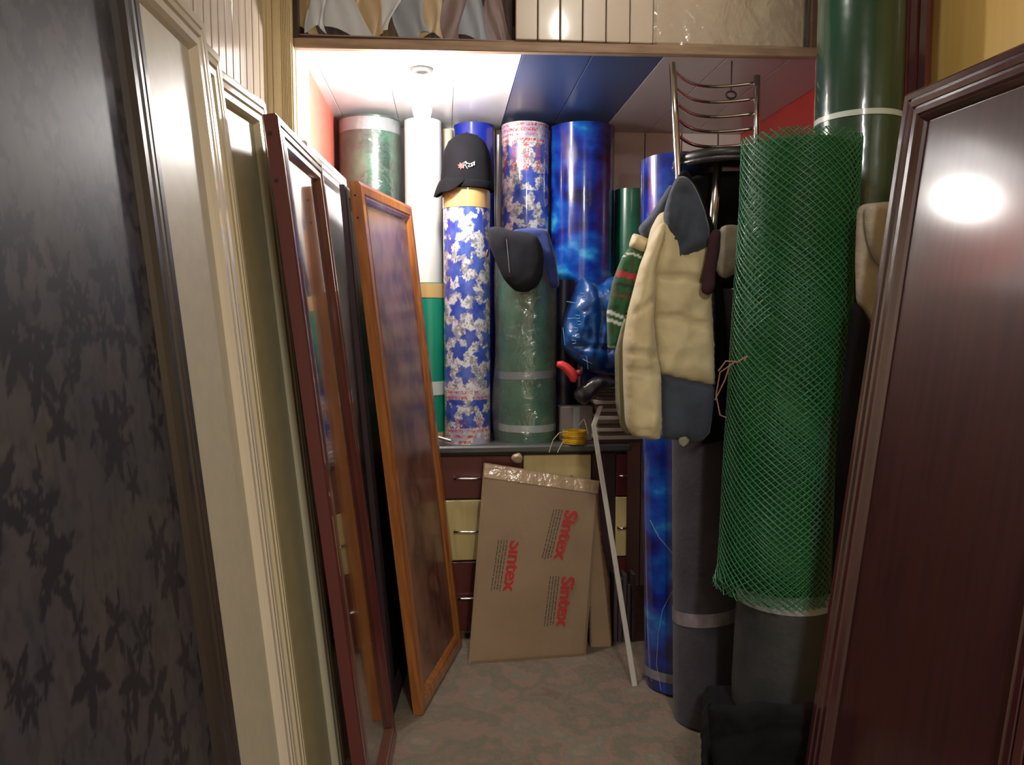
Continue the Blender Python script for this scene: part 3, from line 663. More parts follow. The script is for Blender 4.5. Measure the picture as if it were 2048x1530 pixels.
for i in range(na): a = i*(nr+1)+nr; F.append((a, n1+a, n1+a+nr+1, a+nr+1))
mesh('peak', V, F, M['blackcap'], t, smooth=True)
B().lathe([(sx*1.045, .0), (sx*1.055, .008), (sx*1.05, .03), (sx*1.03, .034)], (cc.x, pA.y, zt1), 48, wob=capwob).put('lower_band', M['blackcap'], t, smooth=True)
M['badge_r'] = mat('red badge', (214, 60, 60), .6); M['badge_w'] = mat('white badge', (226, 226, 226), .6)
def on_cap(px, py, off=.004):
    p = W(px, py, y=pA.y); z = p.z; h = z-zt1; rr = sx*np.interp(h, [0, .08, zh*.52, zh*.68, zh*.84, zh*.95, zh], [1.03, .99, .95, .88, .72, .45, 0])*1.02
    # sight line against the round crown
    for _ in range(8):
        dx = p.x-cc.x; yy = pA.y-math.sqrt(max(1e-6, rr*rr-dx*dx)); p = W(px, py, y=yy)
        h = p.z-zt1; rr = sx*np.interp(h, [0, .08, zh*.52, zh*.68, zh*.84, zh*.95, zh], [1.03, .99, .95, .88, .72, .45, 0])*1.02
    return p+Vector((0, -off, 0))
def blot(name, pts, m, parent, fn, rr=2.5):
    V = [fn(a, b_) for a, b_ in pts]; cen = sum(V, Vector())/len(V); n = len(V); V.append(cen+Vector((0, -.002, 0)))
    V2 = [v+Vector((0, .006, 0)) for v in V[:n]]
    F = [(i, n, (i+1) % n) for i in range(n)]+[(i, (i+1) % n, n+1+(i+1) % n, n+1+i) for i in range(n)]
    return mesh(name, V+V2, F, m, parent)
star = []
for i in range(14):
    a = 2*PI*i/14+.3; q = 7.5 if i % 2 else 3.6; star.append((922+q*math.cos(a), 332+q*1.05*math.sin(a)))
blot('red_badge', star, M['badge_r'], t, on_cap)
b = B()
for s_ in ([(927, 336), (928, 325), (932, 323), (934, 327), (930, 330), (935, 337)], [(936, 333), (939, 329), (938, 334), (942, 333), (944, 328)], [(944, 333), (948, 327), (949, 323), (949, 331)], [(930, 325), (940, 328), (949, 324)]):
    b.tube([on_cap(x, y_, .003) for x, y_ in s_], .0013, 6)
b.put('white_script_badge', M['badge_w'], t)
ycap = 3.43
t = thing('baseball_cap', 'dark navy cap hanging peak down in front of the plastic wrapped roll', 'cap', W(1035, 585, y=ycap))
pillow('crown', [(975, 455), (998, 452), (1020, 461), (1050, 464), (1072, 470), (1084, 490), (1088, 515), (1086, 550), (1076, 572), (1055, 585), (1030, 583), (1008, 560), (990, 520), (978, 490)], ycap, M['navycap'], t, thick=.04, R=.06, wr=.004, seams=[[(1013, 470), (1017, 545)]], sk=.15, sw=.004)
b = B().tube([W(1013, 478, y=ycap-.043), W(1016, 510, y=ycap-.044), W(1019, 545, y=ycap-.043)], .0012, 5); b.put('seam', M['grey_tape'], t)
b = B().tube([W(976, 500, y=ycap-.01), W(972, 515, y=ycap-.01)], .006, 6); b.put('buckle', M['steel'], t)
M['denim'] = mat('blue cloth', (40, 62, 128), .85, col2=(30, 44, 100), scale=10, sheen=.2)
o = pillow('blue_cloth', [(1022, 460), (1060, 455), (1095, 458), (1102, 480), (1112, 520), (1120, 575), (1100, 578), (1088, 540), (1075, 500), (1050, 472), (1024, 468)], 3.49, M['denim'], None, thick=.02, R=.03, wr=.008, ws=18)
tag(o, 'blue cloth hanging behind the navy cap', 'cloth')
# ------------------------------------------------------------------ small things on the counter
M['bluebag'] = mat('blue plastic', (14, 84, 156), .35, coat=.7, coat_r=.12, col2=(10, 52, 116), scale=5, bump=.5, bscale=16)
t = thing('blue_bag', 'crumpled blue plastic bag with white print, stuffed beside the jackets', 'bag', W(1180, 755, y=3.55))
pillow('bag_body', [(1150, 575), (1165, 552), (1182, 560), (1200, 572), (1215, 556), (1240, 548), (1262, 560), (1265, 640), (1262, 720), (1240, 752), (1205, 748), (1175, 742), (1140, 715), (1122, 690), (1124, 640), (1138, 605)], 3.50, M['bluebag'], t, thick=.10, R=.09, wr=.022, ws=16, seed=3, seams=[[(1185, 565), (1195, 640), (1190, 690)], [(1140, 690), (1200, 695), (1258, 700)]], sw=.01, sk=.2)
M['print_w'] = mat('pale print on bag', (150, 196, 226), .5)
b = B()
for i, (x0, y0_) in enumerate(((1160, 586), (1164, 597), (1157, 605), (1160, 617), (1151, 630), (1154, 642), (1147, 655), (1150, 668), (1143, 680))):
    p = W(x0, y0_, y=3.41); B().tube([p, W(x0+8, y0_+1, y=3.405), W(x0+9, y0_+6, y=3.405), W(x0+2, y0_+7, y=3.41)], .0012, 5).put('print_mark', M['print_w'], t)
for (a, c_, d_, e_) in ((1133, 603, 1158, 607), (1135, 637, 1152, 636), (1126, 655, 1130, 690), (1165, 718, 1185, 728), (1172, 700, 1176, 738)):
    B().tube([W(a, c_, y=3.415), W((a+d_)/2, (c_+e_)/2, y=3.405), W(d_, e_, y=3.41)], .0012, 5).put('print_mark', M['print_w'], t)
M['redrub'] = mat('red rubber', (226, 62, 56), .5, coat=.2)
pts = [W(x, y_, y=3.42) for x, y_ in ((1114, 728), (1122, 729), (1132, 735), (1142, 745), (1148, 756), (1146, 764))]
t = thing('red_tool', 'red curved grip lying below the blue bag', 'tool', pts[-1])
B().tube(pts, [.012, .018, .021, .023, .021, .013], 12).put('grip', M['redrub'], t, smooth=True)
B().lathe([(.0, 0), (.017, .001), (.018, .02), (.010, .028), (0, .029)], W(1158, 752, y=3.43), 20).put('knob', mat('dark red plastic', (140, 40, 42), .5), t, smooth=True)
M['pouch'] = mat('grey black vinyl', (46, 44, 50), .4, coat=.4, coat_r=.2, bump=.4, bscale=30)
o = pillow('black_pouch', [(1150, 800), (1145, 785), (1165, 768), (1190, 752), (1215, 752), (1240, 762), (1245, 772), (1200, 778), (1188, 795), (1170, 812)], 3.44, M['pouch'], None, thick=.03, R=.03, wr=.01, ws=24); tag(o, 'crumpled black vinyl pouch on top of the stack of boards', 'pouch')
# stack of thin boards
M['bb'] = mat('brown board', (96, 80, 70), .6); M['bg'] = mat('pale edged board', (178, 168, 156), .5)
xa, xb = W(1196, 850, y=3.50).x, W(1262, 850, y=3.50).x+.12; z = ZT; rnd = random.Random(2); zt_ = W(1210, 770, y=3.48).z; k = 0
labs = ['lowest', 'second lowest', 'third lowest', 'fourth lowest', 'fifth lowest', 'sixth lowest', 'middle lower', 'middle', 'middle upper', 'sixth highest', 'fifth highest', 'fourth highest', 'third highest', 'second highest', 'highest']
nbd = 15; th_ = (zt_-z)/nbd
for k in range(nbd):
    d = rnd.uniform(-.012, .012)
    pm_ = 'bg' if k in (1, 3, 6, 8, 10, 14) else 'bb'
    o = B().bbox((xa+d, 3.52+rnd.uniform(-.012, .008), z+.0003), (xb+d, 3.775, z+th_-.0012), .0012).put('thin_board', M[pm_])
    tag(o, '%s %s board in the flat stack left of the cream jacket' % (labs[k], 'pale edged' if pm_ == 'bg' else 'brown'), 'board', 'thin boards stacked on the counter'); z += th_
# grey box
g0 = W(1118, 880, y=3.62); g1 = W(1185, 812, y=3.62)
t = thing('grey_box', 'small grey carton behind the yellow tape roll', 'box', ((g0.x+g1.x)/2, 3.7, ZT))
B().bbox((g0.x, 3.60, ZT+.001), (g1.x, 3.69, g1.z), .004).put('carton', mat('grey card', (126, 116, 112), .8), t)
B().box(((g0.x+g1.x)/2-.015, 3.5985, ZT+.002), ((g0.x+g1.x)/2+.015, 3.60, g1.z-.003)).put('tape_strip', M['grey_tape'], t)
# yellow binding roll
yc = W(1147, 868, y=3.56); t = thing('yellow_strap_roll', 'coil of yellow packing strap on the counter edge', 'strap', (yc.x, 3.54, ZT))
M['strap_end'] = mat('faded strap end', (200, 190, 140), .5)
M['ystrap'] = mat('yellow strap', (222, 176, 40), .35, coat=.4, col2=(196, 146, 24), scale=30)
b = B()
for k in range(7):
    z = ZT+.006+k*.0085; b.lathe([(.050, -.004), (.057+.002*math.sin(k*2), -.0035), (.057+.002*math.sin(k*2), .0035), (.050, .004), (.050, -.004)], (yc.x+.001*math.sin(k), 3.535, z), 40)
autos(b.put('coil', M['ystrap'], t)); 
for pts_ in (((1135, 862, 3.51), (1118, 866, 3.49), (1106, 880, 3.485), (1098, 905, 3.484)), ((1140, 875, 3.51), (1125, 885, 3.488), (1115, 905, 3.484)), ((1158, 850, 3.53), (1168, 838, 3.52), (1172, 850, 3.5), (1176, 868, 3.5))):
    B().tube([W(a, c_, y=d_) for a, c_, d_ in pts_], .0019, 6).put('loose_end', M['strap_end'], t)
# small metal tube on counter left
o = B().tube([W(874, 874, y=3.53), W(902, 882, y=3.515)], .0075, 12).put('metal_tube', M['grey_metal']); tag(o, 'short metal tube lying at the foot of the gold taped roll', 'tube')
# ------------------------------------------------------------------ cardboard box with print, leaning on the drawers
M['card'] = mat('brown cardboard', (150, 126, 98), .8, col2=(140, 117, 90), scale=4, detail=6, bump=.1, bscale=30)
M['card2'] = mat('pale cardboard', (164, 136, 104), .8, col2=(150, 124, 94), scale=4)
M['cleartape'] = mat('shiny clear parcel tape', (176, 150, 118), .18, coat=.8, coat_r=.12, bump=.5, bscale=35)
M['redink'] = mat('red ink', (178, 44, 44), .75); M['blackink'] = mat('dark ink', (58, 56, 54), .8)
bl = W(937, 1330, z=0); tl = W(968, 925, y=YCF-.074); tr_ = W(1200, 962, y=YCF-.072); br = W(1172, 1312, z=0)
print('box', bl, br, tl, tr_)
U = Vector((br.x-bl.x, br.y-bl.y, 0)); Wd = .485
top_mid = (tl+tr_)/2; bot_mid = (bl+br)/2
U = (tr_-tl); U = Vector((U.x, U.y, 0)).normalized()
Vv = (top_mid-bot_mid); Hb = Vv.length; Vv.normalize(); N_ = U.cross(Vv).normalized(); U = Vv.cross(N_).normalized(); N_ = -N_ if N_.y > 0 else N_
def bp(u, v, n=0):
    """point on the carton: bilinear on the outline seen, pushed out by n"""
    a = bl.lerp(br, u); c_ = tl.lerp(tr_, u); return a.lerp(c_, v)+N_*n
t = thing('cardboard_carton', 'big brown cardboard carton printed in red, leaning on the drawers', 'box', bot_mid)
nu, nv = 40, 56; V = []; F = []
def bulge(u, v): return .012*math.sin(PI*u)*math.sin(PI*v)+.003*noise.noise(Vector((u*5, v*5, 1)))
dep = .048
for u_ in range(nu+1):
    for v_ in range(nv+1):
        u, v = u_/nu, v_/nv; e = min(u, 1-u, v, 1-v); V.append(bp(u, v, bulge(u, v)-.006*max(0, 1-e/.02)))
for i in range(nu):
    for j in range(nv): a = i*(nv+1)+j; F.append((a, a+nv+1, a+nv+2, a+1))
fr = len(V)
for (u, v) in ((0, 0), (1, 0), (1, 1), (0, 1)): V.append(bp(u, v, -dep*.6))
per = [i*(nv+1) for i in range(nu+1)]+[nu*(nv+1)+j for j in range(1, nv+1)]+[i*(nv+1)+nv for i in range(nu-1, -1, -1)]+[j for j in range(nv-1, 0, -1)]
F.append(tuple(per[:nu+1][::-1])+(fr, fr+1)); F.append(tuple(per[nu:nu+nv+1][::-1])+(fr+1, fr+2))
F.append(tuple(per[nu+nv:2*nu+nv+1][::-1])+(fr+2, fr+3)); F.append(tuple((per[2*nu+nv:]+[per[0]])[::-1])+(fr+3, fr)); F.append((fr, fr+3, fr+2, fr+1))
mesh('carton_body', V, F, M['card'], t)
def sheet(name, u0, u1, v0, v1, n, m, parent, nu=20, nv=6, wig=0):
    V = []; F = []
    for k in (0, 1):
        for i in range(nu+1):
            for j in range(nv+1):
                u = u0+(u1-u0)*i/nu; v = v0+(v1-v0)*j/nv; V.append(bp(u, v, bulge(min(1, max(0, u)), min(1, max(0, v)))+n-k*.0012+wig*noise.noise(Vector((u*18, v*18, 3)))))
    n1 = (nu+1)*(nv+1)
    for i in range(nu):
        for j in range(nv): a = i*(nv+1)+j; F.append((a, a+nv+1, a+nv+2, a+1)); F.append((n1+a, n1+a+1, n1+a+nv+2, n1+a+nv+1))
    return mesh(name, V, F, m, parent, smooth=True)
sheet('tape_strip', .01, .99, .925, .992, .0022, M['cleartape'], t, wig=.002)
def px2uv(px, py):
    """where on the carton front a point sits, by its outline's edges"""
    def pr(p):
        q = RM.transposed() @ (p-CAM); return np.array([1024+FPX*q.x/-q.z, 765-FPX*q.y/-q.z])
    u, v = .5, .5
    for _ in range(12):
        p0 = pr(bp(u, v)); du = (pr(bp(u+.01, v))-p0)/.01; dv = (pr(bp(u, v+.01))-p0)/.01
        s = np.linalg.solve(np.array([du, dv]).T, np.array([px, py])-p0); u += s[0]; v += s[1]
    return u, v
def word(txt, start, end, hpx):
    """letters running down the carton from start to end, feet to the left"""
    u0, v0 = px2uv(*start); u1, v1 = px2uv(*end); A = bp(u0, v0); Bp = bp(u1, v1); L = (Bp-A).length
    cu = bpy.data.curves.new('word', 'FONT'); cu.body = txt; cu.size = 1; cu.extrude = .004; cu.offset = .02; cu.space_character = .98
    ob = bpy.data.objects.new('tmp', cu); C.objects.link(ob); bpy.context.view_layer.update()
    me = bpy.data.meshes.new_from_object(ob); C.objects.unlink(ob); bpy.data.objects.remove(ob)
    P = np.array([tuple(v.co) for v in me.vertices]); w0 = P[:, 0].max(); h0 = P[:, 1].max()
    V = []
    hw = (W(1000+hpx, 1100, y=3.4)-W(1000, 1100, y=3.4)).length
    side = bp(u0+.1, v0)-bp(u0, v0); side.normalize()
    for p in P:
        f = p[0]/w0; u = u0+(u1-u0)*f; v = v0+(v1-v0)*f
        V.append(bp(u, v, bulge(u, v)+.0012+p[2]*.1)+side*(p[1]/h0*hw))
    F = [tuple(f.vertices) for f in me.polygons]; n0 = len(V); dn = (Bp-A).normalized()*.0028
    V = V+[v+dn for v in V]; F = F+[tuple(i+n0 for i in f) for f in F]
    return V, F
for st_, en_ in (((1127, 1019), (1103, 1118)), ((1017, 1080), (1002, 1182)), ((1120, 1152), (1108, 1252))):
    V, F = word('Sintex', (st_[0]+4, st_[1]), (en_[0]+4, en_[1]), 26)
    mesh('red_word_print', V, F, M['redink'], t)
    b = B(); rnd = random.Random(st_[0])
    for k in range(4):
        f0 = 0
        while f0 < .97:
            ln_ = rnd.uniform(.04, .10) if k != 1 else rnd.uniform(.015, .05); f1 = min(1, f0+ln_)
            a = px2uv(st_[0]+(en_[0]-st_[0])*f0-3-5.6*k, st_[1]+(en_[1]-st_[1])*f0); c_ = px2uv(st_[0]+(en_[0]-st_[0])*f1-3-5.6*k, st_[1]+(en_[1]-st_[1])*f1)
            A = bp(*a, bulge(*a)+.001); Cc = bp(*c_, bulge(*c_)+.001); wv = Vector((.0017 if k != 1 else .0024, 0, 0))
            b.add([A-wv, A+wv, Cc+wv, Cc-wv, A-wv-N_*.001, A+wv-N_*.001, Cc+wv-N_*.001, Cc-wv-N_*.001], [(0, 1, 2, 3), (7, 6, 5, 4), (0, 4, 5, 1), (2, 6, 7, 3)])
            f0 = f1+rnd.uniform(.012, .03)
    b.put('small_print', M['blackink'], t)
# crumpled tape at its top corner
o = pillow('tape_wad', [(1020, 918), (1026, 908), (1040, 905), (1047, 915), (1042, 928), (1028, 926)], 3.452, M['cleartape'], None, thick=.016, R=.02, step=.006, wr=.006, ws=50); tag(o, 'knotted wad of clear tape on top edge of the carton', 'tape')
# torn cardboard sheet behind on the right
t = pillow('cardboard_sheet', [(1190, 965), (1203, 985), (1208, 1090), (1220, 1160), (1222, 1325), (1212, 1340), (1190, 1335), (1176, 1305), (1180, 1000)], 3.40, M['card2'], None, thick=.004, R=.004, wr=.001, off=lambda x, z: -.035+.135*z)
tag(t, 'torn pale cardboard sheet standing behind the right side of the carton', 'cardboard')
M['lam'] = mat('grey brown laminate edges', (74, 62, 66), .5)
xq0, xq1 = W(1222, 1200, y=3.46).x, W(1266, 1200, y=3.46).x
for k in range(5):
    x0 = xq0+(xq1-xq0)*k/5
    o = B().bbox((x0+.001, 3.40, 0), (x0+(xq1-xq0)/5-.003, 3.478, W(1240, 1150, y=3.4).z-.015*k*(k % 2)), .0015).put('laminate_offcut', M['lam'])
    tag(o, ['narrow dark laminate offcut next to the torn cardboard sheet', 'narrow dark laminate offcut, second from the torn cardboard', 'narrow dark laminate offcut in the middle of five upright ones',
            'narrow dark laminate offcut, second from the blue floor roll', 'narrow dark laminate offcut nearest the blue floor roll'][k], 'board', 'dark laminate offcuts by the carton')
# white bent strip
M['strip'] = mat('white plastic strip', (206, 200, 184), .4, coat=.2)
yb_, ym = 3.16, 3.47
P0 = W(1270, 1372, z=0); P1 = W(1188, 850, y=3.40); P2 = W(1202, 812, y=3.46)
b = B(); wv = Vector((.010, .004, 0)); tv = Vector((-.002, .006, 0))
V = []
for p in (P0+Vector((0, 0, .0)), P1, P2): V += [p-wv, p+wv, p+wv+tv, p-wv+tv]
F = [(0, 3, 2, 1), (8, 9, 10, 11)]+[(4*k+j, 4*k+(j+1) % 4, 4*k+4+(j+1) % 4, 4*k+4+j) for k in (0, 1) for j in range(4)]
o = mesh('white_strip', V, F, M['strip']); tag(o, 'long white plastic strip with a bent top, leaning across the counter', 'strip')
M['dull_tape'] = mat('dull tape', (140, 132, 138), .5, col2=(110, 104, 112), scale=20)
# ------------------------------------------------------------------ rolls standing on the floor
q = W(1350, 1404, z=0); 
pb = W(1370, 1392, z=0); rB = .145; xB = W(1290, 640, y=3.17).x+rB
yb0, yb1 = 2.985, 3.19; hB = W(1320, 310, y=3.06).z; xB0 = W(1291, 1350, y=yb0).x+rB; xB1 = W(1283, 330, y=yb1).x+rB
roll('floor_standing_roll', 'tall glossy blue water print roll standing on the floor beside the counter', (xB0, yb0, 0), (xB1, yb1, hB), rB, M['sea'], M['white_v'],
     bands=[(.045, .080, M['dull_tape'], 'pale_tape', .0)])
def onblue(px, py):
    p = W(px, py, y=2.9)
    for _ in range(4):
        f = p.z/hB; cxx = xB0+(xB1-xB0)*f; cyy = yb0+(yb1-yb0)*f; p = W(px, py, y=cyy-math.sqrt(max(1e-4, rB**2-(p.x-cxx)**2))-.005)
    return p
for pts_, lab in (([(1300, 1040), (1318, 1075), (1335, 1095), (1348, 1110)], 'short pale loose thread halfway up the blue floor roll'), ([(1346, 1180), (1325, 1220), (1316, 1270), (1313, 1330), (1322, 1380)], 'long pale loose thread low on the blue floor roll')):
    tag(B().tube([onblue(*q_) for q_ in pts_], .0012, 5).put('loose_thread', M['grey_tape']), lab, 'thread')
M['dcarp'] = mat('charcoal felt', (50, 46, 54), .95, col2=(66, 60, 68), scale=5, detail=7, sheen=.15, bump=.3, bscale=50)
M['dcarp2'] = mat('blackish green felt', (20, 26, 28), .9)
yR = 2.84; rR = .118; xR_ = W(1344, 900, y=yR).x+rR
HR = 1.58
roll('carpet_roll', 'charcoal felt carpet roll tied with pale tape, standing under the cream jacket', (W(1350, 1400, y=2.70).x+rR, 2.70, 0), (xR_, 2.87, HR), rR, M['dcarp'],
     bands=[(W(1385, 1262, y=2.62).z, W(1385, 1236, y=2.62).z, M['dull_tape'], 'pale_tape', .012)], group='dark carpet rolls under the chrome chair')
roll('carpet_roll', 'blackish green carpet roll right behind the charcoal one', (xR_+.23, yR+.14, 0), (xR_+.23, yR+.14, HR), .10, M['dcarp2'], group='dark carpet rolls under the chrome chair')
roll('carpet_roll', 'blackish carpet roll hidden behind the green net roll', (xR_+.25, yR-.11, 0), (xR_+.25, yR-.11, HR), .10, M['dcarp2'], group='dark carpet rolls under the chrome chair')
# ------------------------------------------------------------------ green net roll
M['net'] = mat('green plastic net', (60, 126, 90), .45, coat=.3, col2=(46, 106, 70), scale=3)
M['net2'] = mat('green plastic net deeper', (40, 112, 66), .45, coat=.2)
M['netin'] = mat('inner net layers', (22, 88, 42), .6, col2=(38, 112, 40), scale=5, stretch=(1, 1, .6))
yN = 2.33; zN0 = W(1545, 1205, y=yN-.1).z; zN1 = W(1600, 268, y=yN-.15).z
nb0 = W(1545, 1180, y=yN); nt0 = W(1603, 280, y=yN); rN = rad(1492, 1714, yN)*.97
ax = (nt0-nb0); nb0 = nb0+ax.normalized()*0; HN = (nt0-nb0).length; print('net', nb0, nt0, rN)
qn = Vector((0, 0, 1)).rotation_difference(ax.normalized())
t = thing('net_roll', 'thick roll of green diamond plastic netting standing before the mahogany door', 'roll', nb0)
def netlayer(r, n, seed, th, ends):
    V = []; F = []; rnd = random.Random(seed); turns = HN/(2*PI*r*.80)
    for dirn in (1, -1):
        for i in range(n):
            a0 = 2*PI*i/n+seed; steps = int(44*turns); s0 = rnd.uniform(-ends, ends)*.4; pts = []
            for k in range(steps+1):
                f = k/steps; z = -abs(s0)*.2+(HN+s0*.5)*f; a = a0+dirn*2*PI*turns*f
                rr = r*(1+.006*math.sin(3*a+z*4))+.004*noise.noise(Vector((math.cos(a)*2, math.sin(a)*2, z*3)))
                if f < .03: rr += rnd.uniform(-.004, .012)
                pts.append(nb0+qn @ Vector((rr*math.cos(a), rr*math.sin(a), z)))
            bb = B().tube(pts, th*(1 if dirn < 0 else .7), 4, caps=False); m0 = len(V); V += bb.v; F += [tuple(x+m0 for x in f) for f in bb.f]
    return V, F
V, F = netlayer(rN, 42, 1, .0020, .02); mesh('net_outer_layer', V, F, M['net'], t, smooth=True)
V, F = netlayer(rN-.008, 42, 2.3, .0016, .02); mesh('net_inner_layer', V, F, M['net2'], t, smooth=True)
b = B().lathe([(rN-.10, HN-.03), (rN-.022, HN-.02), (rN-.02, HN-.03)]+[(rN-.02, HN*i/12) for i in range(11, 0, -1)]+[(rN-.02, .03), (rN-.03, .03)], nb0, 56, nt0); b.put('rolled_core', M['netin'], t, smooth=True)
# tied cord
cordm = mat('reddish cord', (150, 112, 96), .8)
b = B(); b.tube([W(1437, 742, y=2.17), W(1452, 722, y=2.15), W(1475, 724, y=2.14), W(1495, 712, y=2.14), W(1488, 722, y=2.14)], .0022, 6); b.tube([W(1470, 724, y=2.14), W(1440, 745, y=2.17), W(1432, 790, y=2.2), W(1440, 830, y=2.2), W(1452, 835, y=2.2)], .002, 6); b.tube([W(1460, 728, y=2.15), W(1450, 760, y=2.17), W(1430, 800, y=2.2)], .002, 6)
b.put('tie_cord', cordm, t)
# grey roll standing inside the net's foot
M['greyr'] = mat('dark grey membrane', (58, 58, 60), .6, coat=.15, col2=(46, 50, 50), scale=7, bump=.15)
zS = .243; gb = Vector((nb0.x-.0, yN, zS)); gb.x = W(1556, 1400, y=yN).x
gax = ax.normalized(); gtop = gb+gax*(.95)
roll('membrane_roll', 'dark grey roll whose foot shows below the green netting', gb, gtop, rN-.026, M['greyr'], bands=[(W(1556, 1232, y=yN-.14).z-zS, W(1556, 1195, y=yN-.14).z-zS, M['grey_tape'], 'dusty_tape', .006)])
# black bundle and stool
t = thing('low_stool', 'low dark stool with a pale leg, under the black folded cloth', 'stool', (1.0, 2.3, 0))
sx0 = W(1402, 1500, y=2.13).x; sx1 = sx0+.36; shr = (W(1409, 1450, y=2.5).x-W(1409, 1450, y=2.1).x)/.4
def sh(b_): b_.v = [(x+(y-2.13)*shr, y, z) for x, y, z in b_.v]; return b_
sh(B().bbox((sx0, 2.12, .115), (sx1, 2.5, .14), .004)).put('stool_top', M['dark_wood'], t)
for i, (xx, yy) in enumerate(((sx0+.012, 2.135), (sx1-.012, 2.135), (sx0+.012, 2.485), (sx1-.012, 2.485))):
    lg = sh(B().bbox((xx-.010, yy-.010, 0), (xx+.010, yy+.010, .115), .002)).put('leg', M['tan_wood'] if i == 0 else M['dark_wood'], t)
    if i == 0: tag(lg, 'pale wooden leg')
V = []; F = []; nx, ny = 36, 30
xx0, xx1, yy0, yy1 = sx0-.0, sx1-.01, 2.09, 2.52
for k in (1, 0):
    for i in range(nx+1):
        for j in range(ny+1):
            u, v = i/nx, j/ny; e = min(u, 1-u, v, 1-v); rr = math.sqrt(max(0, 1-(1-min(1, e/.12))**2))
            n_ = noise.noise(Vector((u*5, v*9, 3)))
            V.append((xx0+(xx1-xx0)*u+(yy0+(yy1-yy0)*v-2.13)*shr+.012*n_, yy0+(yy1-yy0)*v+.008*n_, .188+(.045*rr if k else -.045*rr)+(.006*n_*rr if k and (yy0+(yy1-yy0)*v) < 2.2 else 0)))
n1 = (nx+1)*(ny+1)
for i in range(nx):
    for j in range(ny): a = i*(ny+1)+j; F.append((a, a+ny+1, a+ny+2, a+1)); F.append((n1+a, n1+a+1, n1+a+ny+2, n1+a+ny+1))
o = mesh('folded_cloth', V, F, M['black'], smooth=True); tag(o, 'thick black folded cloth on the low stool under the grey roll', 'cloth')
# front flap of the cloth
o = pillow('hanging_cloth', [(1414, 1404), (1460, 1412), (1520, 1402), (1580, 1410), (1640, 1400), (1645, 1470), (1640, 1560), (1560, 1580), (1432, 1580), (1420, 1480)], 2.05, M['black'], None, thick=.022, R=.03, wr=.022, ws=11, seams=[[(1430, 1480), (1530, 1455), (1630, 1450)]]); tag(o, 'black cloth flap hanging in front of the low stool', 'cloth')
# ------------------------------------------------------------------ tall green roll and towel by the right wall
M['bottle'] = mat('bottle green film', (10, 48, 38), .25, coat=1, coat_r=.09, col2=(14, 64, 46), scale=3, stretch=(1, 1, .8), bump=.35, bscale=7)
yG = 2.52; rG = rad(1640, 1812, yG)*.885; xG = W(1721, 300, y=yG).x; xG = min(xG, XR-.022-rG); print('tall', xG, rG)
roll('tall_film_roll', 'very tall bottle green roll tied with white string, by the maroon wall slats', (xG, yG, 0), (xG-.015, yG, 2.94), rG, M['bottle'], wob=.008,
     bands=[(W(1727, 222, y=yG-.14).z-.006, W(1727, 213, y=yG-.14).z-.002, M['white_tape'], 'string', .0)])
M['towel'] = mat('grey beige towel', (172, 162, 144), .95, col2=(150, 140, 126), scale=12, bump=.3, bscale=80, sheen=.2)
t = thing('towel', 'grey beige towel hanging between the net roll and the mahogany door', 'towel', W(1745, 640, y=2.2))
pillow('towel_back', [(1714, 412), (1726, 408), (1786, 402), (1790, 520), (1772, 640), (1742, 650), (1712, 605), (1710, 520)], 2.11, M['towel'], t, thick=.012, R=.02, wr=.008, ws=16)
pillow('towel_fold', [(1728, 410), (1790, 402), (1788, 535), (1766, 540), (1748, 520), (1738, 500), (1730, 460)], 2.085, M['towel'], t, thick=.014, R=.02, wr=.004, ws=14)
o = pillow('black_sack', [(1703, 600), (1718, 605), (1740, 640), (1742, 700), (1722, 850), (1700, 1000), (1680, 1180), (1662, 1200), (1672, 900), (1692, 700)], 2.10, M['black'], None, thick=.03, R=.04, wr=.010, ws=9); tag(o, 'black sack hanging below the towel beside the net roll', 'sack')
# ------------------------------------------------------------------ chrome chair perched on the rolls
ch = {}
pl = W(1345, 126, y=2.84); prr = W(1514, 150, y=2.99); zt_ = pl.z; prr = W(1514, 152, y=2.97)
zf = HR+.012
t = thing('chrome_chair', 'chrome chair with curved back bars and black seat, perched high on the rolls', 'chair', ((pl.x+prr.x)/2, 2.8, zf))
lb = W(1357, 350, y=2.80); rb = Vector((prr.x-.01, prr.y-.04, lb.z)); dl = (lb-pl); dl = dl/abs(dl.z)
plb = lb+Vector((dl.x*.0, -.0, -(lb.z-zf))); 
B().tube([pl, pl.lerp(lb, .5), lb, plb], .0125, 14).put('leg', M['steel'], t, smooth=True)
B().tube([prr, prr.lerp(rb, .5), rb, (rb.x, rb.y, zf)], .0125, 14).put('leg', M['steel'], t, smooth=True)
for zpx in (139, 173, 205, 237, 270):
    f = (W(1347, zpx, y=pl.y).z); a = pl.lerp(lb, (pl.z-f)/(pl.z-lb.z)); c_ = prr.lerp(rb, (prr.z-f)/(prr.z-rb.z)); a.z = f; c_.z = f-.0
    pts = []
    dirn = (c_-a); nrm = Vector((-dirn.y, dirn.x, 0)).normalized()
    for i in range(15): s = i/14; pts.append(a.lerp(c_, s)+nrm*.085*math.sin(PI*s)+Vector((0, 0, -.012*math.sin(PI*s))))
    B().tube(pts, .0065, 10).put('back_bar', M['steel'], t, smooth=True)
zs = 2.035; sc = Vector(((pl.x+prr.x)/2+.03, 2.86, zs))
B().lathe([(0, 0), (.17, 0), (.19, .012), (.195, .03), (.185, .045), (.1, .055), (0, .056)], sc, 48).put('seat', M['black_gloss'], t, smooth=True)
B().lathe([(.188, -.004), (.196, .002), (.198, .012), (.190, .014)], sc, 48).put('seat_rim', M['pouch'], t, smooth=True)
fl = W(1437, 322, y=2.745); fl2 = W(1426, 450, y=2.745); 
xb = fl.x+(fl2.x-fl.x)/(fl2.z-fl.z)*(zf-fl.z)
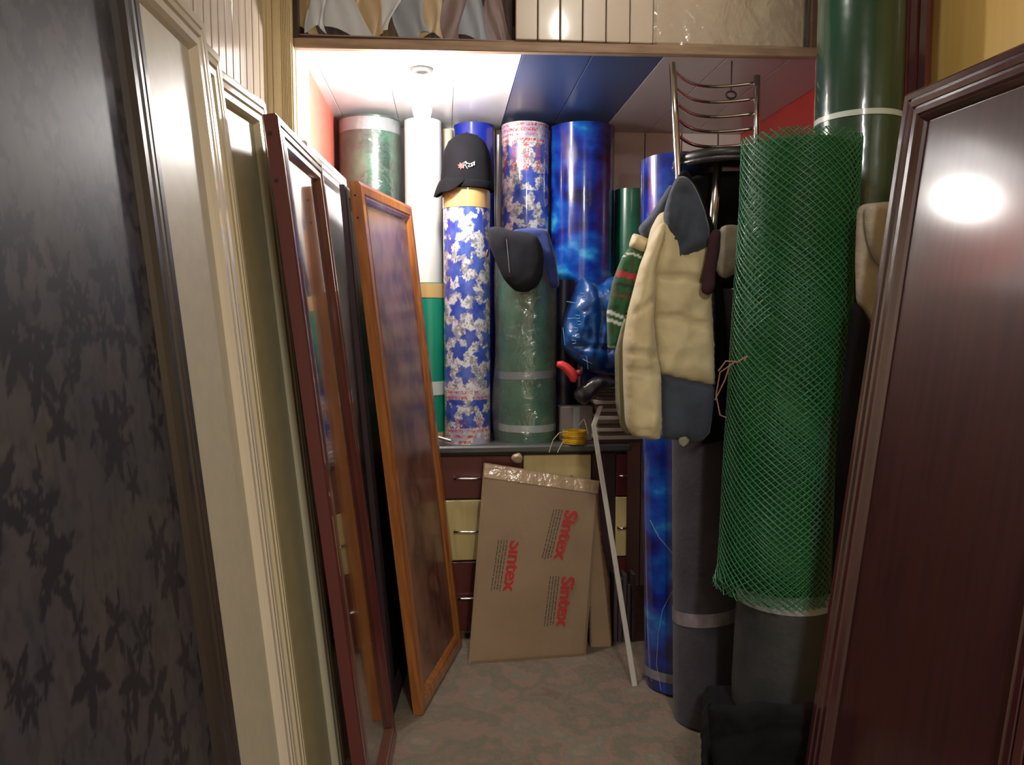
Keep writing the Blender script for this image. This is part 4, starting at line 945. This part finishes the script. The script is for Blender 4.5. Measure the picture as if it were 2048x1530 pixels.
B().tube([(fl.x, 2.745, 2.045), (xb, 2.752, zf)], .0155, 14).put('leg', M['steel'], t, smooth=True)
B().tube([(fl.x+.25, 2.80, 2.04), (fl.x+.26, 2.82, zf)], .0155, 14).put('leg', M['steel'], t, smooth=True)
B().tube([(xb+.002, 2.751, 1.75), (plb.x, plb.y, 1.75)], .007, 10).put('stretcher', M['steel'], t, smooth=True)
b = B()
for kx, ky in ((1462, 190),):
    p = W(kx, ky, y=3.0); b.tube([p+Vector((.02*math.cos(a), 0, .014*math.sin(a))) for a in np.linspace(0, 2*PI, 13)[:-1]], .004, 6, closed=True); b.tube([p+Vector((0, 0, .014)), (p.x, p.y, ZN)], .003, 6)
o = b.put('wire_hook', M['groove']); tag(o, 'small dark wire loop hanging from the niche ceiling behind the chair', 'hook')
# ------------------------------------------------------------------ jackets
M['puff'] = mat('cream quilted nylon', (216, 202, 160), .6, col2=(204, 188, 146), scale=5, sheen=.2, bump=.12, bscale=40)
M['slatec'] = mat('slate blue cloth', (66, 74, 90), .85, col2=(56, 62, 76), scale=9, bump=.15, bscale=60, sheen=.2)
M['lining'] = mat('grey green lining', (140, 140, 116), .8)
yJ = 2.60
t = thing('puffer_jacket', 'cream puffer jacket with slate blue yoke and hem hanging from the chrome chair', 'jacket', W(1340, 885, y=yJ))
pillow('body', [(1318, 425), (1345, 420), (1400, 440), (1416, 490), (1423, 596), (1428, 685), (1430, 775), (1399, 768), (1316, 750), (1308, 710), (1302, 645), (1297, 560), (1288, 520), (1300, 460)], yJ, M['puff'], t, thick=.055, R=.06, wr=.012, ws=15, seed=1,
       seams=[[(1296, 556), (1350, 556), (1424, 566)], [(1304, 636), (1350, 634), (1380, 648), (1428, 652)]], sw=.008, sk=.32)
pillow('sleeve', [(1330, 436), (1305, 465), (1279, 531), (1255, 624), (1245, 685), (1246, 766), (1250, 847), (1262, 872), (1320, 882), (1324, 847), (1322, 746), (1314, 710), (1308, 645), (1310, 600), (1312, 540), (1330, 480)], yJ-.035, M['puff'], t, thick=.06, R=.055, wr=.014, ws=16, seed=5,
       seams=[[(1245, 702), (1280, 706), (1314, 712)], [(1246, 737), (1290, 742), (1322, 748)], [(1252, 856), (1322, 866)], [(1265, 625), (1300, 600), (1310, 610)]], sw=.007, sk=.3)
pillow('yoke', [(1352, 352), (1375, 352), (1392, 375), (1408, 414), (1420, 458), (1416, 497), (1380, 510), (1347, 527), (1339, 475), (1325, 436), (1334, 398)], yJ-.045, M['slatec'], t, thick=.024, R=.05, wr=.014, ws=15, seed=8, seams=[[(1366, 380), (1356, 450), (1348, 520)], [(1360, 360), (1385, 420), (1412, 480)]], sw=.006, sk=.35)
pillow('hem', [(1319, 740), (1350, 752), (1430, 768), (1428, 807), (1420, 868), (1400, 886), (1360, 880), (1322, 878), (1318, 800)], yJ+.0, M['slatec'], t, thick=.04, R=.04, wr=.008, ws=12, seed=9)
pillow('lining', [(1262, 600), (1243, 650), (1229, 706), (1231, 807), (1243, 862), (1262, 874), (1262, 760), (1258, 690)], yJ+.035, M['lining'], t, thick=.008, R=.02, wr=.004, ws=10)
pillow('cord_tag', [(1356, 876), (1372, 872), (1382, 882), (1370, 896), (1358, 892)], yJ-.04, M['lining'], t, thick=.004, R=.01, step=.006)
def stripes(X, Z):
    c = np.tile(lc((40, 92, 52)), (len(X), 1)); w1 = W(1245, 515, y=2.70)
    def at(px, py): p = W(px, py, y=2.70); return p.x, p.z
    def ln_(p0, p1, wd, col):
        a = np.array(at(*p0)); b_ = np.array(at(*p1)); d = b_-a; L = np.hypot(*d); n = np.array([-d[1], d[0]])/L
        s = np.abs((X-a[0])*n[0]+(Z-a[1])*n[1]); tt_ = ((X-a[0])*d[0]+(Z-a[1])*d[1])/L/L; c[(s < wd) & (tt_ > -.1) & (tt_ < 1.1)] = lc(col)
    q = vn(X*60, Z*25, 3); c[q > .72] = lc((58, 70, 44)); c[q < .16] = lc((30, 70, 44))
    ln_((1236, 548), (1268, 556), .010, (172, 50, 56)); ln_((1212, 622), (1248, 638), .006, (206, 212, 206)); ln_((1212, 638), (1246, 652), .006, (206, 212, 206)); ln_((1214, 694), (1240, 696), .006, (206, 212, 206))
    ln_((1245, 512), (1260, 508), .003, (206, 212, 206)); ln_((1260, 508), (1278, 517), .003, (206, 212, 206)); ln_((1232, 568), (1266, 576), .006, (30, 50, 50)); ln_((1228, 590), (1262, 598), .004, (110, 70, 50))
    return c
t = thing('striped_jacket', 'green jacket with red and white stripes and slate shoulders, behind the cream puffer', 'jacket', W(1245, 700, y=2.70))
pillow('sleeve', [(1262, 490), (1290, 500), (1290, 560), (1280, 640), (1250, 690), (1238, 697), (1215, 697), (1213, 625), (1224, 564), (1243, 515)], 2.70, mat('striped knit', (40, 92, 52), .85, attr=True, sheen=.2), t, thick=.035, R=.035, wr=.005, ws=14, step=.006, cols=stripes, seams=[[(1250, 530), (1232, 620), (1228, 690)]], sw=.005, sk=.2)
pillow('shoulder', [(1273, 458), (1300, 430), (1342, 365), (1350, 380), (1335, 440), (1300, 486), (1290, 482)], 2.69, M['slatec'], t, thick=.03, R=.03, wr=.005)
pillow('shoulder_band', [(1266, 465), (1300, 478), (1300, 505), (1282, 508), (1256, 494)], 2.685, M['puff'], t, thick=.036, R=.03, wr=.003, step=.008)
M['maroonc'] = mat('maroon knit cloth', (60, 34, 40), .95); 
o = pillow('maroon_scarf', [(1418, 470), (1430, 455), (1442, 460), (1440, 500), (1432, 540), (1430, 580), (1418, 592), (1402, 585), (1406, 540), (1414, 505)], 2.512, M['maroonc'], None, thick=.012, R=.02, wr=.006, ws=20, step=.008); tag(o, 'dark maroon scarf end hanging beside the cream jacket', 'scarf')
o = pillow('beige_cloth', [(1440, 452), (1460, 448), (1500, 455), (1500, 560), (1470, 545), (1452, 560), (1436, 552), (1425, 520), (1432, 495)], 2.56, M['towel'], None, thick=.022, R=.03, wr=.010, ws=14); tag(o, 'crumpled grey beige cloth between scarf and net roll', 'cloth')
o = pillow('dark_coat', [(1352, 352), (1372, 335), (1400, 380), (1428, 450), (1445, 560), (1455, 700), (1455, 880), (1400, 890), (1425, 760), (1424, 600), (1415, 460), (1390, 400)], 2.674, M['black'], None, thick=.010, R=.04, wr=.008, ws=12); tag(o, 'dark coat hanging from the chair behind the cream jacket', 'coat')

o = pillow('seat_shade_filler', [(1364, 362), (1400, 348), (1450, 342), (1500, 342), (1505, 450), (1500, 570), (1440, 582), (1375, 580), (1366, 480)], 2.85, M['black'], None, thick=.035, R=.06, wr=.01, ws=10); tag(o, 'black filler standing in for the dark below the seat of the chrome chair', 'bag')  # black shape added to darken the shaded space below the seat
